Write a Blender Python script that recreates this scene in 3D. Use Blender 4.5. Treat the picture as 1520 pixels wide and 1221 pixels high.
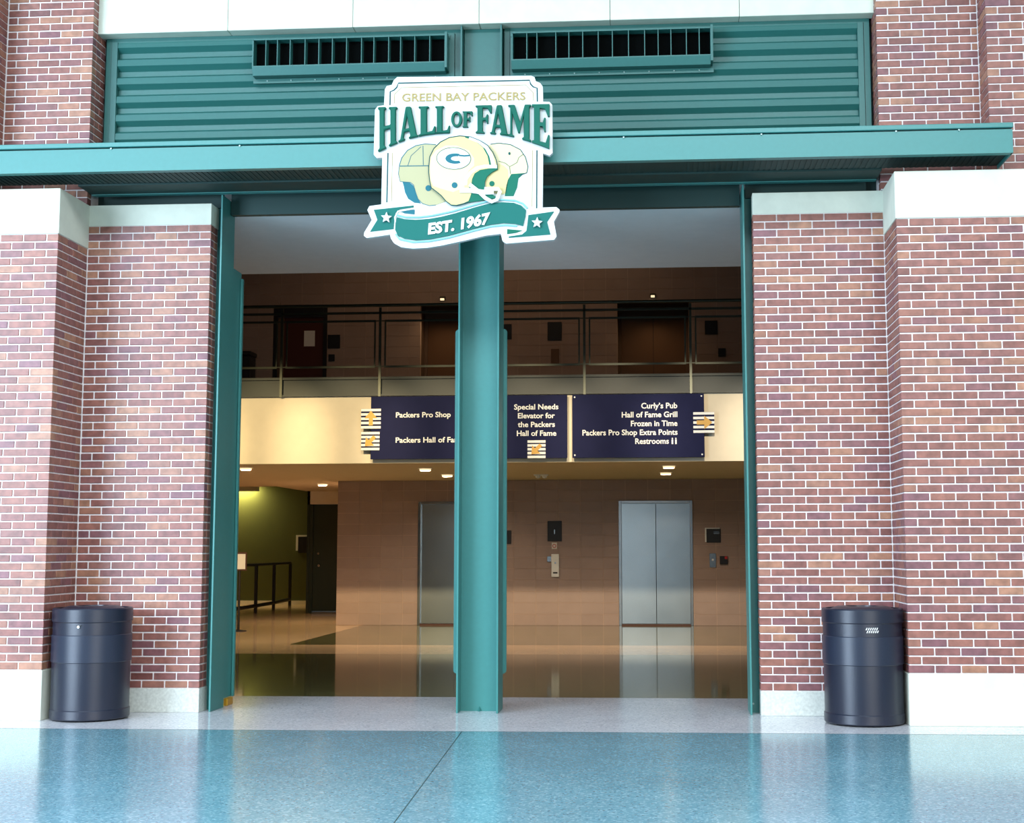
import bpy, bmesh, math, random
from mathutils import Vector, Matrix, noise
from mathutils.geometry import tessellate_polygon

random.seed(7)
scene = bpy.context.scene
for o in list(bpy.data.objects):
    bpy.data.objects.remove(o)
COL = scene.collection
PI = math.pi

# ------------------------------------------------------------------ camera
YAW, PITCH, ROLL = 0.0671, 0.1084, -0.0023
cam_data = bpy.data.cameras.new('camera')
cam = bpy.data.objects.new('camera', cam_data)
COL.objects.link(cam)
scene.camera = cam
fw = Vector((-math.sin(YAW), math.cos(YAW), 0)); rt = Vector((math.cos(YAW), math.sin(YAW), 0)); up = Vector((0, 0, 1))
fw2 = fw*math.cos(PITCH) + up*math.sin(PITCH); up2 = -fw*math.sin(PITCH) + up*math.cos(PITCH)
r3 = rt*math.cos(ROLL) + up2*math.sin(ROLL); u3 = -rt*math.sin(ROLL) + up2*math.cos(ROLL)
M = Matrix((r3, u3, -fw2)).transposed().to_4x4()
M.translation = Vector((1.566, -11.865, 1.4007))
cam.matrix_world = M
cam_data.sensor_width = 36.0
cam_data.sensor_fit = 'HORIZONTAL'
cam_data.lens = 36.0*2057.28/1520.0
cam_data.shift_x = (760-840.28)/1520.0
cam_data.shift_y = (588.05-610.5)/1520.0
cam_data.clip_end = 200

# ------------------------------------------------------------------ world, daylight, exposure
world = bpy.data.worlds.new('world'); scene.world = world
world.use_nodes = True
bg = world.node_tree.nodes['Background']
bg.inputs[0].default_value = (0.74, 0.87, 1.0, 1)
bg.inputs[1].default_value = 0.75

def light(name, kind, loc, power, color, target=None, size=1.0, size_y=None, spot=None, blend=0.6):
    d = bpy.data.lights.new(name, kind)
    d.energy = power; d.color = color
    if kind == 'AREA':
        d.shape = 'RECTANGLE'; d.size = size; d.size_y = size_y or size
    else:
        d.shadow_soft_size = size
    if kind == 'SPOT':
        d.spot_size = spot or 1.5; d.spot_blend = blend
    o = bpy.data.objects.new(name, d); COL.objects.link(o)
    o.location = loc
    if target is not None:
        o.rotation_euler = (Vector(target)-Vector(loc)).to_track_quat('-Z', 'Y').to_euler()
    return o
# tall glazed wall of the entrance hall, out to the left and behind the camera
light('window_daylight', 'AREA', (-10, -11.5, 3.6), 3050, (0.66, 0.82, 1.0), (-0.5, 0, 2.2), 6.5, 6.5)
# second bank of hall windows behind and to the right
light('window_daylight', 'AREA', (7, -15, 3.6), 750, (1.0, 0.97, 0.90), (2.0, 0, 2.2), 8, 6)
# area light added below the hall roof to brighten the floor and its bounce
light('overhead_fill', 'AREA', (0, -9.3, 8.4), 2700, (0.86, 0.93, 1.0), (0, -9.3, 0), 14, 4)

scene.view_settings.view_transform = 'Standard'
scene.view_settings.look = 'None'
scene.view_settings.exposure = -0.2
scene.view_settings.gamma = 1.0
scene.view_settings.use_curve_mapping = False

# ------------------------------------------------------------------ materials
def srgb(r, g, b):
    f = lambda c: (c/255/12.92) if c/255 <= 0.04045 else ((c/255+0.055)/1.055)**2.4
    return (f(r), f(g), f(b), 1)

def mat(name, rgb, rough=0.5, metal=0.0, var=0.0, vscale=8.0, bump=0.0, bscale=60.0, emit=None, coat=0.0, spec=None):
    m = bpy.data.materials.new(name); m.use_nodes = True
    nt = m.node_tree; n = nt.nodes; l = nt.links
    b = n['Principled BSDF']
    c = srgb(*rgb)
    b.inputs['Base Color'].default_value = c
    b.inputs['Roughness'].default_value = rough
    b.inputs['Metallic'].default_value = metal
    if spec is not None: b.inputs['Specular IOR Level'].default_value = spec
    if coat: b.inputs['Coat Weight'].default_value = coat; b.inputs['Coat Roughness'].default_value = 0.1
    tc = n.new('ShaderNodeTexCoord')
    if var:
        no = n.new('ShaderNodeTexNoise'); no.inputs['Scale'].default_value = vscale; no.inputs['Detail'].default_value = 5
        l.new(tc.outputs['Object'], no.inputs['Vector'])
        mr = n.new('ShaderNodeMapRange'); mr.inputs[1].default_value = 0.3; mr.inputs[2].default_value = 0.7
        mr.inputs[3].default_value = 1-var; mr.inputs[4].default_value = 1+var
        l.new(no.outputs['Fac'], mr.inputs[0])
        vm = n.new('ShaderNodeVectorMath'); vm.operation = 'SCALE'
        vm.inputs[0].default_value = c[:3]
        l.new(mr.outputs[0], vm.inputs['Scale'])
        l.new(vm.outputs[0], b.inputs['Base Color'])
    if bump:
        no2 = n.new('ShaderNodeTexNoise'); no2.inputs['Scale'].default_value = bscale; no2.inputs['Detail'].default_value = 4
        l.new(tc.outputs['Object'], no2.inputs['Vector'])
        bp = n.new('ShaderNodeBump'); bp.inputs['Strength'].default_value = bump; bp.inputs['Distance'].default_value = 0.005
        l.new(no2.outputs['Fac'], bp.inputs['Height']); l.new(bp.outputs[0], b.inputs['Normal'])
    if emit:
        b.inputs['Emission Color'].default_value = srgb(*emit[0]); b.inputs['Emission Strength'].default_value = emit[1]
    return m

def random_mat(name, stops, rough, src, noise_scale=14.0, noise_amt=0.25, bump=0.25):
    """colour picked per object (or per loose piece), with kiln mottling inside each piece"""
    m = bpy.data.materials.new(name); m.use_nodes = True
    nt = m.node_tree; n = nt.nodes; l = nt.links
    b = n['Principled BSDF']; b.inputs['Roughness'].default_value = rough
    if src == 'object':
        s = n.new('ShaderNodeObjectInfo').outputs['Random']
    else:
        s = n.new('ShaderNodeNewGeometry').outputs['Random Per Island']
    geo = n.new('ShaderNodeNewGeometry')
    cr = n.new('ShaderNodeValToRGB'); cr.color_ramp.interpolation = 'LINEAR'
    e = cr.color_ramp.elements
    e[0].position = stops[0][0]; e[0].color = srgb(*stops[0][1])
    e[1].position = stops[-1][0]; e[1].color = srgb(*stops[-1][1])
    for p, c in stops[1:-1]:
        k = e.new(p); k.color = srgb(*c)
    l.new(s, cr.inputs[0])
    no = n.new('ShaderNodeTexNoise'); no.inputs['Scale'].default_value = noise_scale; no.inputs['Detail'].default_value = 6
    l.new(geo.outputs['Position'], no.inputs['Vector'])
    mr = n.new('ShaderNodeMapRange'); mr.inputs[1].default_value = 0.3; mr.inputs[2].default_value = 0.7
    mr.inputs[3].default_value = 1-noise_amt; mr.inputs[4].default_value = 1+noise_amt
    l.new(no.outputs['Fac'], mr.inputs[0])
    vm = n.new('ShaderNodeVectorMath'); vm.operation = 'SCALE'
    l.new(cr.outputs[0], vm.inputs[0]); l.new(mr.outputs[0], vm.inputs['Scale'])
    l.new(vm.outputs[0], b.inputs['Base Color'])
    no2 = n.new('ShaderNodeTexNoise'); no2.inputs['Scale'].default_value = 90; no2.inputs['Detail'].default_value = 4
    l.new(geo.outputs['Position'], no2.inputs['Vector'])
    bp = n.new('ShaderNodeBump'); bp.inputs['Strength'].default_value = bump; bp.inputs['Distance'].default_value = 0.004
    l.new(no2.outputs['Fac'], bp.inputs['Height']); l.new(bp.outputs[0], b.inputs['Normal'])
    return m

BR = [(0.0, (118, 72, 66)), (0.2, (134, 84, 74)), (0.42, (142, 92, 78)), (0.6, (130, 82, 76)), (0.76, (118, 76, 82)), (0.86, (146, 98, 78)), (0.95, (160, 114, 90)), (1.0, (112, 70, 70))]
M_brick = random_mat('brick_face', BR, 0.42, 'object')
M_brick_many = random_mat('brick_face_many', BR, 0.42, 'island')
M_mortar = mat('mortar', (224, 216, 214), 0.9, var=0.08, vscale=30, bump=0.3)
M_stone = mat('limestone', (208, 212, 196), 0.75, var=0.05, vscale=7, bump=0.15, bscale=40)
M_gran = mat('speckled_stone_base', (196, 200, 192), 0.6, var=0.13, vscale=45)
M_green = mat('green_paint', (56, 122, 118), 0.38, var=0.03, vscale=25)
M_green_side = mat('green_siding_paint', (40, 98, 93), 0.42, var=0.03, vscale=25)
M_soffit = mat('soffit_paint_shaded', (15, 52, 49), 0.6)  # green paint darkened so the colour carries the shade under canopy and beam
M_seam = mat('sealant', (24, 50, 48), 0.8)
M_black = mat('black_duct', (5, 7, 7), 0.95, spec=0.05)
M_plaster = mat('plaster_grey', (226, 222, 222), 0.9, var=0.02)
M_cream = mat('cream_plaster', (222, 212, 188), 0.85, var=0.02)
M_lowceil = mat('lobby_ceiling_paint', (206, 190, 160), 0.9, var=0.02)
TB = [(0.0, (154, 132, 120)), (0.5, (157, 135, 123)), (1.0, (160, 138, 126))]
M_tile = random_mat('glazed_block', TB, 0.35, 'object', 3.0, 0.05, 0.05)
M_tile_joint = mat('block_joint', (196, 168, 146), 0.8)
M_steel = mat('brushed_steel', (192, 204, 208), 0.26, 1.0, var=0.05, vscale=3)
M_steel_frame = mat('steel_frame', (170, 176, 178), 0.25, 1.0)
M_dark = mat('dark_plate', (16, 18, 22), 0.45)
M_white = mat('white_paint', (235, 238, 236), 0.5)
M_navy = mat('navy_sign', (30, 34, 68), 0.8, var=0.04, spec=0.15)
M_gold = mat('gold_print', (208, 160, 60), 0.5)
M_rail = mat('grey_green_rail', (56, 60, 48), 0.35, 0.5)
M_slab = mat('slab_edge_paint', (40, 50, 44), 0.5, var=0.06)
M_bin = mat('black_powder_coat', (20, 25, 42), 0.36, 0.0, bump=0.12, bscale=160, spec=0.6)
M_green_wall = mat('olive_wall', (84, 92, 48), 0.8)
M_dkgreen = mat('dark_green_door', (26, 40, 22), 0.6)
M_reddoor = mat('brown_red_door', (70, 22, 12), 0.55)
M_iron = mat('black_iron', (18, 16, 14), 0.5)
M_paper = mat('paper', (226, 222, 214), 0.7)
M_wood = mat('brown_frame', (72, 34, 20), 0.5)
M_lens = mat('lamp_lens', (255, 240, 210), 0.5, emit=((255, 226, 180), 1.3))
M_screw = mat('zinc_screw', (150, 175, 172), 0.4, 0.5)
M_yellow = mat('brass_foot', (214, 160, 50), 0.35, 0.6)
M_red = mat('red_mark', (190, 30, 30), 0.5)
M_alcove = mat('alcove_paint', (92, 68, 50), 0.7)
M_brdoor = mat('bronze_door', (112, 82, 58), 0.35, 0.4)
# entrance sign colours
S_white = mat('sign_white', (208, 212, 210), 0.6, spec=0.2)
S_green = mat('sign_letter_green', (8, 88, 72), 0.6, spec=0.2)
S_teal = mat('sign_ribbon_green', (18, 98, 90), 0.6, spec=0.2)
S_edge = mat('sign_ribbon_edge', (120, 180, 188), 0.6, spec=0.2)
S_line = mat('sign_pinstripe', (22, 74, 76), 0.6, spec=0.2)
S_tan = mat('sign_tan', (160, 142, 92), 0.6, spec=0.2)
S_cream = mat('sign_helmet_cream', (196, 184, 132), 0.6, spec=0.2)
S_cream2 = mat('sign_helmet_tan', (168, 164, 128), 0.6, spec=0.2)
S_pale = mat('sign_helmet_pale', (204, 198, 156), 0.6, spec=0.2)
S_blue = mat('sign_teal_blue', (32, 100, 112), 0.6, spec=0.2)
S_deep = mat('sign_deep_green', (10, 98, 78), 0.6, spec=0.2)

def terrazzo(name, base, chips, rough=0.07):
    m = bpy.data.materials.new(name); m.use_nodes = True
    nt = m.node_tree; n = nt.nodes; l = nt.links
    b = n['Principled BSDF']; b.inputs['Roughness'].default_value = rough
    geo = n.new('ShaderNodeNewGeometry')
    vo = n.new('ShaderNodeTexVoronoi'); vo.inputs['Scale'].default_value = 75
    l.new(geo.outputs['Position'], vo.inputs['Vector'])
    cr = n.new('ShaderNodeValToRGB'); e = cr.color_ramp.elements
    e[0].position = 0.0; e[0].color = srgb(*base)
    e[1].position = 1.0; e[1].color = srgb(*chips[1])
    k = e.new(0.55); k.color = srgb(*base)
    k = e.new(0.75); k.color = srgb(*chips[0])
    sp = n.new('ShaderNodeSeparateColor'); l.new(vo.outputs['Color'], sp.inputs[0])
    l.new(sp.outputs[0], cr.inputs[0])
    no = n.new('ShaderNodeTexNoise'); no.inputs['Scale'].default_value = 1.4; no.inputs['Detail'].default_value = 3
    l.new(geo.outputs['Position'], no.inputs['Vector'])
    mr = n.new('ShaderNodeMapRange'); mr.inputs[1].default_value = 0.3; mr.inputs[2].default_value = 0.7; mr.inputs[3].default_value = 0.93; mr.inputs[4].default_value = 1.07
    l.new(no.outputs['Fac'], mr.inputs[0])
    vm = n.new('ShaderNodeVectorMath'); vm.operation = 'SCALE'
    l.new(cr.outputs[0], vm.inputs[0]); l.new(mr.outputs[0], vm.inputs['Scale'])
    l.new(vm.outputs[0], b.inputs['Base Color'])
    bn = n.new('ShaderNodeTexNoise'); bn.inputs['Scale'].default_value = 3.0; bn.inputs['Detail'].default_value = 2
    l.new(geo.outputs['Position'], bn.inputs['Vector'])
    bp = n.new('ShaderNodeBump'); bp.inputs['Strength'].default_value = 0.03; bp.inputs['Distance'].default_value = 0.01
    l.new(bn.outputs['Fac'], bp.inputs['Height']); l.new(bp.outputs[0], b.inputs['Normal'])
    return m
T_teal = terrazzo('terrazzo_teal', (96, 140, 154), ((134, 170, 180), (68, 116, 134)), 0.15)
T_white = terrazzo('terrazzo_white', (196, 198, 204), ((220, 220, 222), (160, 164, 172)), 0.13)
T_olive = terrazzo('terrazzo_olive', (96, 94, 58), ((122, 114, 74), (70, 70, 44)), 0.07)
T_tan = terrazzo('terrazzo_tan', (226, 190, 140), ((238, 210, 168), (200, 164, 118)), 0.09)

# ------------------------------------------------------------------ object helpers
ORG = {}
def origin(o):
    return ORG.get(o.name, Vector((0, 0, 0)))

def link_mesh(name, verts, faces, m, parent=None, smooth=False):
    me = bpy.data.meshes.new(name)
    off = origin(parent) if parent else Vector((0, 0, 0))
    me.from_pydata([tuple(Vector(v)-off) for v in verts], [], faces)
    me.update()
    bm = bmesh.new(); bm.from_mesh(me)
    bmesh.ops.recalc_face_normals(bm, faces=bm.faces)
    bm.to_mesh(me); bm.free()
    if m: me.materials.append(m)
    if smooth:
        me.polygons.foreach_set('use_smooth', [True]*len(me.polygons))
    if smooth:
        me.set_sharp_from_angle(angle=0.6)
    o = bpy.data.objects.new(name, me); COL.objects.link(o)
    if parent:
        o.parent = parent; ORG[o.name] = off.copy()
    return o

class MB:
    """collects shapes, links them as one mesh object"""
    def __init__(s): s.v = []; s.f = []
    def box(s, x0, x1, y0, y1, z0, z1, bev=0):
        if bev:
            b = bev; i = len(s.v)
            # chamfered box, 24 verts
            pts = {}
            def add(p):
                s.v.append(p); return len(s.v)-1
            X = (x0, x1); Y = (y0, y1); Z = (z0, z1)
            for a in (0, 1):
                for bb in (0, 1):
                    for c in (0, 1):
                        sx = 1-2*a; sy = 1-2*bb; sz = 1-2*c
                        pts[a, bb, c, 0] = add((X[a], Y[bb]+sy*b, Z[c]+sz*b))
                        pts[a, bb, c, 1] = add((X[a]+sx*b, Y[bb], Z[c]+sz*b))
                        pts[a, bb, c, 2] = add((X[a]+sx*b, Y[bb]+sy*b, Z[c]))
                        s.f.append((pts[a, bb, c, 0], pts[a, bb, c, 1], pts[a, bb, c, 2]))
            for a in (0, 1):
                s.f.append((pts[a, 0, 0, 0], pts[a, 1, 0, 0], pts[a, 1, 1, 0], pts[a, 0, 1, 0]))
                s.f.append((pts[0, a, 0, 1], pts[1, a, 0, 1], pts[1, a, 1, 1], pts[0, a, 1, 1]))
                s.f.append((pts[0, 0, a, 2], pts[1, 0, a, 2], pts[1, 1, a, 2], pts[0, 1, a, 2]))
            for a in (0, 1):
                for c in (0, 1):
                    s.f.append((pts[a, 0, c, 0], pts[a, 1, c, 0], pts[a, 1, c, 2], pts[a, 0, c, 2]))
                    s.f.append((pts[a, c, 0, 0], pts[a, c, 1, 0], pts[a, c, 1, 1], pts[a, c, 0, 1]))
                    s.f.append((pts[0, a, c, 1], pts[1, a, c, 1], pts[1, a, c, 2], pts[0, a, c, 2]))
            return s
        i = len(s.v)
        s.v += [(x0, y0, z0), (x1, y0, z0), (x1, y1, z0), (x0, y1, z0), (x0, y0, z1), (x1, y0, z1), (x1, y1, z1), (x0, y1, z1)]
        s.f += [(i, i+3, i+2, i+1), (i+4, i+5, i+6, i+7), (i, i+1, i+5, i+4), (i+1, i+2, i+6, i+5), (i+2, i+3, i+7, i+6), (i+3, i, i+4, i+7)]
        return s
    def prism(s, loops, y0, y1):
        """loops of (x, z) in the facade plane, between y0 (front) and y1 (back); first outer, others holes"""
        pts = [p for lp in loops for p in lp]
        tris = tessellate_polygon([[Vector((p[0], p[1], 0)) for p in lp] for lp in loops])
        i = len(s.v); n = len(pts)
        s.v += [(p[0], y0, p[1]) for p in pts] + [(p[0], y1, p[1]) for p in pts]
        for t in tris:
            s.f.append((i+t[0], i+t[1], i+t[2])); s.f.append((i+n+t[2], i+n+t[1], i+n+t[0]))
        k = 0
        for lp in loops:
            m = len(lp)
            for j in range(m):
                a = i+k+j; b = i+k+(j+1) % m
                s.f.append((a, b, b+n, a+n))
            k += m
        return s
    def extrude_x(s, prof, x0, x1):
        """closed profile of (y, z) swept along x"""
        i = len(s.v); n = len(prof)
        s.v += [(x0, p[0], p[1]) for p in prof] + [(x1, p[0], p[1]) for p in prof]
        for j in range(n):
            a = i+j; b = i+(j+1) % n
            s.f.append((a, b, b+n, a+n))
        for t in tessellate_polygon([[Vector((p[0], p[1], 0)) for p in prof]]):
            s.f.append((i+t[0], i+t[1], i+t[2])); s.f.append((i+n+t[2], i+n+t[1], i+n+t[0]))
        return s
    def extrude_z(s, prof, z0, z1):
        i = len(s.v); n = len(prof)
        s.v += [(p[0], p[1], z0) for p in prof] + [(p[0], p[1], z1) for p in prof]
        for j in range(n):
            a = i+j; b = i+(j+1) % n
            s.f.append((a, b, b+n, a+n))
        for t in tessellate_polygon([[Vector((p[0], p[1], 0)) for p in prof]]):
            s.f.append((i+t[0], i+t[1], i+t[2])); s.f.append((i+n+t[2], i+n+t[1], i+n+t[0]))
        return s
    def tube(s, a, b, r, n=10):
        a = Vector(a); b = Vector(b); d = (b-a).normalized()
        u = d.orthogonal().normalized(); w = d.cross(u)
        i = len(s.v)
        for p in (a, b):
            for k in range(n):
                t = 2*PI*k/n
                s.v.append(tuple(p + u*math.cos(t)*r + w*math.sin(t)*r))
        for k in range(n):
            s.f.append((i+k, i+(k+1) % n, i+n+(k+1) % n, i+n+k))
        s.f.append(tuple(i+k for k in range(n))[::-1]); s.f.append(tuple(i+n+k for k in range(n)))
        return s
    def lathe(s, prof, cx, cy, n=48, cap=True):
        i = len(s.v)
        for r, z in prof:
            for k in range(n):
                t = 2*PI*k/n
                s.v.append((cx+r*math.cos(t), cy+r*math.sin(t), z))
        for j in range(len(prof)-1):
            for k in range(n):
                s.f.append((i+j*n+k, i+j*n+(k+1) % n, i+(j+1)*n+(k+1) % n, i+(j+1)*n+k))
        if cap:
            s.f.append(tuple(i+k for k in range(n))[::-1])
            s.f.append(tuple(i+(len(prof)-1)*n+k for k in range(n)))
        return s
    def build(s, name, m, parent=None, smooth=False):
        return link_mesh(name, s.v, s.f, m, parent, smooth)

def tag(o, label=None, cat=None, group=None, kind=None):
    if label: o['label'] = label
    if cat: o['category'] = cat
    if group: o['group'] = group
    if kind: o['kind'] = kind
    return o
def thing(name, loc, label, cat, group=None):
    o = bpy.data.objects.new(name, None); COL.objects.link(o)
    o.location = loc; o.empty_display_size = 0.1
    ORG[o.name] = Vector(loc)
    return tag(o, label, cat, group)
def struct(name, loc=(0, 0, 0)):
    o = bpy.data.objects.new(name, None); COL.objects.link(o)
    o.location = loc; ORG[o.name] = Vector(loc)
    o['kind'] = 'structure'
    return o
def clone(root, dx, label=None):
    """copy a thing with its parts and sub-parts, moved by dx"""
    def cp(o, parent):
        c = o.copy(); COL.objects.link(c)
        ORG[c.name] = origin(o).copy()
        if parent: c.parent = parent
        for ch in list(o.children): cp(ch, c)
        return c
    r = cp(root, None)
    r.location = Vector(root.location)+Vector(dx)
    if label: r['label'] = label
    return r

def text_polys(txt, bold=0.0):
    """mesh of built-in-font text, 1 unit high em, left aligned at 0"""
    c = bpy.data.curves.new('txt', 'FONT'); c.body = txt; c.size = 1.0; c.offset = bold; c.resolution_u = 3
    o = bpy.data.objects.new('txt', c); COL.objects.link(o)
    dg = bpy.context.evaluated_depsgraph_get(); dg.update()
    me = bpy.data.meshes.new_from_object(o.evaluated_get(dg))
    v = [tuple(p.co) for p in me.vertices]; f = [tuple(p.vertices) for p in me.polygons]
    bpy.data.objects.remove(o); bpy.data.meshes.remove(me); bpy.data.curves.remove(c)
    return v, f
def lettering(name, txt, fn, y0, thick, m, parent, bold=0.0, gap=0.17):
    """text fitted by fn(u, v) -> (x, z), u from 0..1 across the line, v in cap heights"""
    v, f = text_polys(txt, bold)
    x0 = min(p[0] for p in v); x1 = max(p[0] for p in v); h = 0.70
    P = [fn((p[0]-x0)/(x1-x0), p[1]/h) for p in v]
    # loose outlines are gathered into words (or letters), each its own part
    par = list(range(len(v)))
    def find(a):
        while par[a] != a:
            par[a] = par[par[a]]; a = par[a]
        return a
    for q in f:
        for a in q[1:]: par[find(a)] = find(q[0])
    isl = {}
    for q in f: isl.setdefault(find(q[0]), []).append(q)
    rng = sorted(((min(v[a][0] for q in qs for a in q), max(v[a][0] for q in qs for a in q), qs) for qs in isl.values()), key=lambda t: t[0])
    groups = []
    for lo, hi, qs in rng:
        if groups and lo-groups[-1][0] < gap:
            groups[-1][0] = max(groups[-1][0], hi); groups[-1][1] += qs
        else: groups.append([hi, list(qs)])
    out = []
    for _, qs in groups:
        ids = sorted(set(a for q in qs for a in q)); mp = {a: i for i, a in enumerate(ids)}; n = len(ids)
        vs = [(P[a][0], y0-thick, P[a][1]) for a in ids]+[(P[a][0], y0, P[a][1]) for a in ids]
        F = [tuple(mp[a] for a in q) for q in qs]; fs = list(F); ed = set()
        for q in F:
            for a, b in zip(q, q[1:]+q[:1]): ed.add((a, b))
        for (a, b) in ed:
            if (b, a) not in ed: fs.append((a, b, b+n, a+n))
        out.append(link_mesh(name, vs, fs, m, parent))
    return out
def straight(x0, x1, z, h):
    return lambda u, v: (x0+(x1-x0)*u, z+h*v)

# ------------------------------------------------------------------ floor
floor = struct('floor')
MB().box(-16, 16, -22, 30, -0.25, -0.012).build('slab', M_mortar, floor)
def panel(x0, x1, y0, y1, m, nm='terrazzo_panel'):
    return MB().box(x0, x1, y0, y1, -0.012, 0.0).build(nm, m, floor)
panel(-16, 16, -22, -1.102, T_teal)
panel(-16, 16, -1.10, 1.33, T_white)
panel(-16, 16, 1.332, 6.57, T_olive)
panel(-16, 16, 6.572, 8.28, T_tan)
panel(-16, -3.852, 8.282, 30, T_tan)
panel(-3.85, 16, 8.282, 30, T_olive)
# zinc divider strips let into the terrazzo
MB().box(-16, 16, -1.106, -1.099, -0.01, 0.0006).build('divider_strip', M_seam, floor)
a = Vector((0.037, -1.11, 0)); b = Vector((0.193, -4.649, 0)); b2 = a+(b-a)*2.0
d = (b2-a).normalized(); nrm = Vector((-d.y, d.x, 0))*0.003
link_mesh('divider_strip', [tuple(a-nrm), tuple(a+nrm), tuple(b2+nrm), tuple(b2-nrm), tuple(a-nrm+Vector((0, 0, .0007))), tuple(a+nrm+Vector((0, 0, .0007))), tuple(b2+nrm+Vector((0, 0, .0007))), tuple(b2-nrm+Vector((0, 0, .0007)))],
          [(0, 1, 2, 3), (4, 5, 6, 7), (0, 1, 5, 4), (1, 2, 6, 5), (2, 3, 7, 6), (3, 0, 4, 7)], M_seam, floor)

# ------------------------------------------------------------------ brickwork
CH = 0.0677; BL = 0.2032; J = 0.0115; HD = 0.1016; PR = 0.007      # course, brick pitch, joint, header pitch, relief
_bm = {}
def brick_mesh(L, T, axis):
    key = (round(L, 4), round(T, 4), axis)
    if key in _bm: return _bm[key]
    mb = MB(); h = CH-J
    if axis == 'x': mb.box(0, L, 0, T, 0, h, 0.003)
    else: mb.box(0, T, 0, L, 0, h, 0.003)
    me = bpy.data.meshes.new('brick'); me.from_pydata(mb.v, [], mb.f); me.update()
    bm = bmesh.new(); bm.from_mesh(me); bmesh.ops.recalc_face_normals(bm, faces=bm.faces); bm.to_mesh(me); bm.free()
    me.materials.append(M_brick); _bm[key] = me
    return me
def brick_wall(parent, axis, fixed, face, a0, a1, z0, rows, start, vis, sgn=1, limit=300, corner=False):
    """axis 'x': runs along x from a0 towards a1 (sgn) with its face at y=fixed looking to -y
       axis 'y': runs along y with its face at x=fixed looking to face (+1 / -1)
       start(row) -> (offset of first brick, length of the first brick pitch)"""
    TD = 0.08; cnt = 0; many = MB(); span = abs(a1-a0)
    for r in range(rows):
        z = z0+r*CH+J/2
        off, first = start(r)
        s = off; L = first
        while s < span-0.02:
            e = min(s+L, span)
            bl = e-s-J
            if bl > 0.015:
                T = (HD-J+PR) if (corner is True and s == 0) else TD
                ext = PR if (corner and s == 0) else 0.0
                bl += ext
                jit = random.uniform(-0.001, 0.0012)
                lo = a0+sgn*s if sgn > 0 else a0-s-(e-s)
                lo += J if (sgn < 0) else 0.0
                if sgn > 0: lo -= ext
                if axis == 'x':
                    p = (lo, fixed-PR+jit, z)
                else:
                    p = ((fixed-T+PR+jit) if face > 0 else (fixed-PR+jit), lo, z)
                mid = (p[0]+bl/2, p[1], z) if axis == 'x' else (p[0], p[1]+bl/2, z)
                if vis(mid) and cnt < limit:
                    o = bpy.data.objects.new('brick', brick_mesh(bl, T, axis))
                    o.location = Vector(p)-origin(parent); o.parent = parent
                    COL.objects.link(o); cnt += 1
                else:
                    if axis == 'x': many.box(p[0], p[0]+bl, p[1], p[1]+T, z, z+CH-J)
                    else: many.box(p[0], p[0]+T, p[1], p[1]+bl, z, z+CH-J)
            s = e; L = BL
    if many.v:
        tag(many.build('brick', M_brick_many, parent), kind='stuff')
    return cnt

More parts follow.
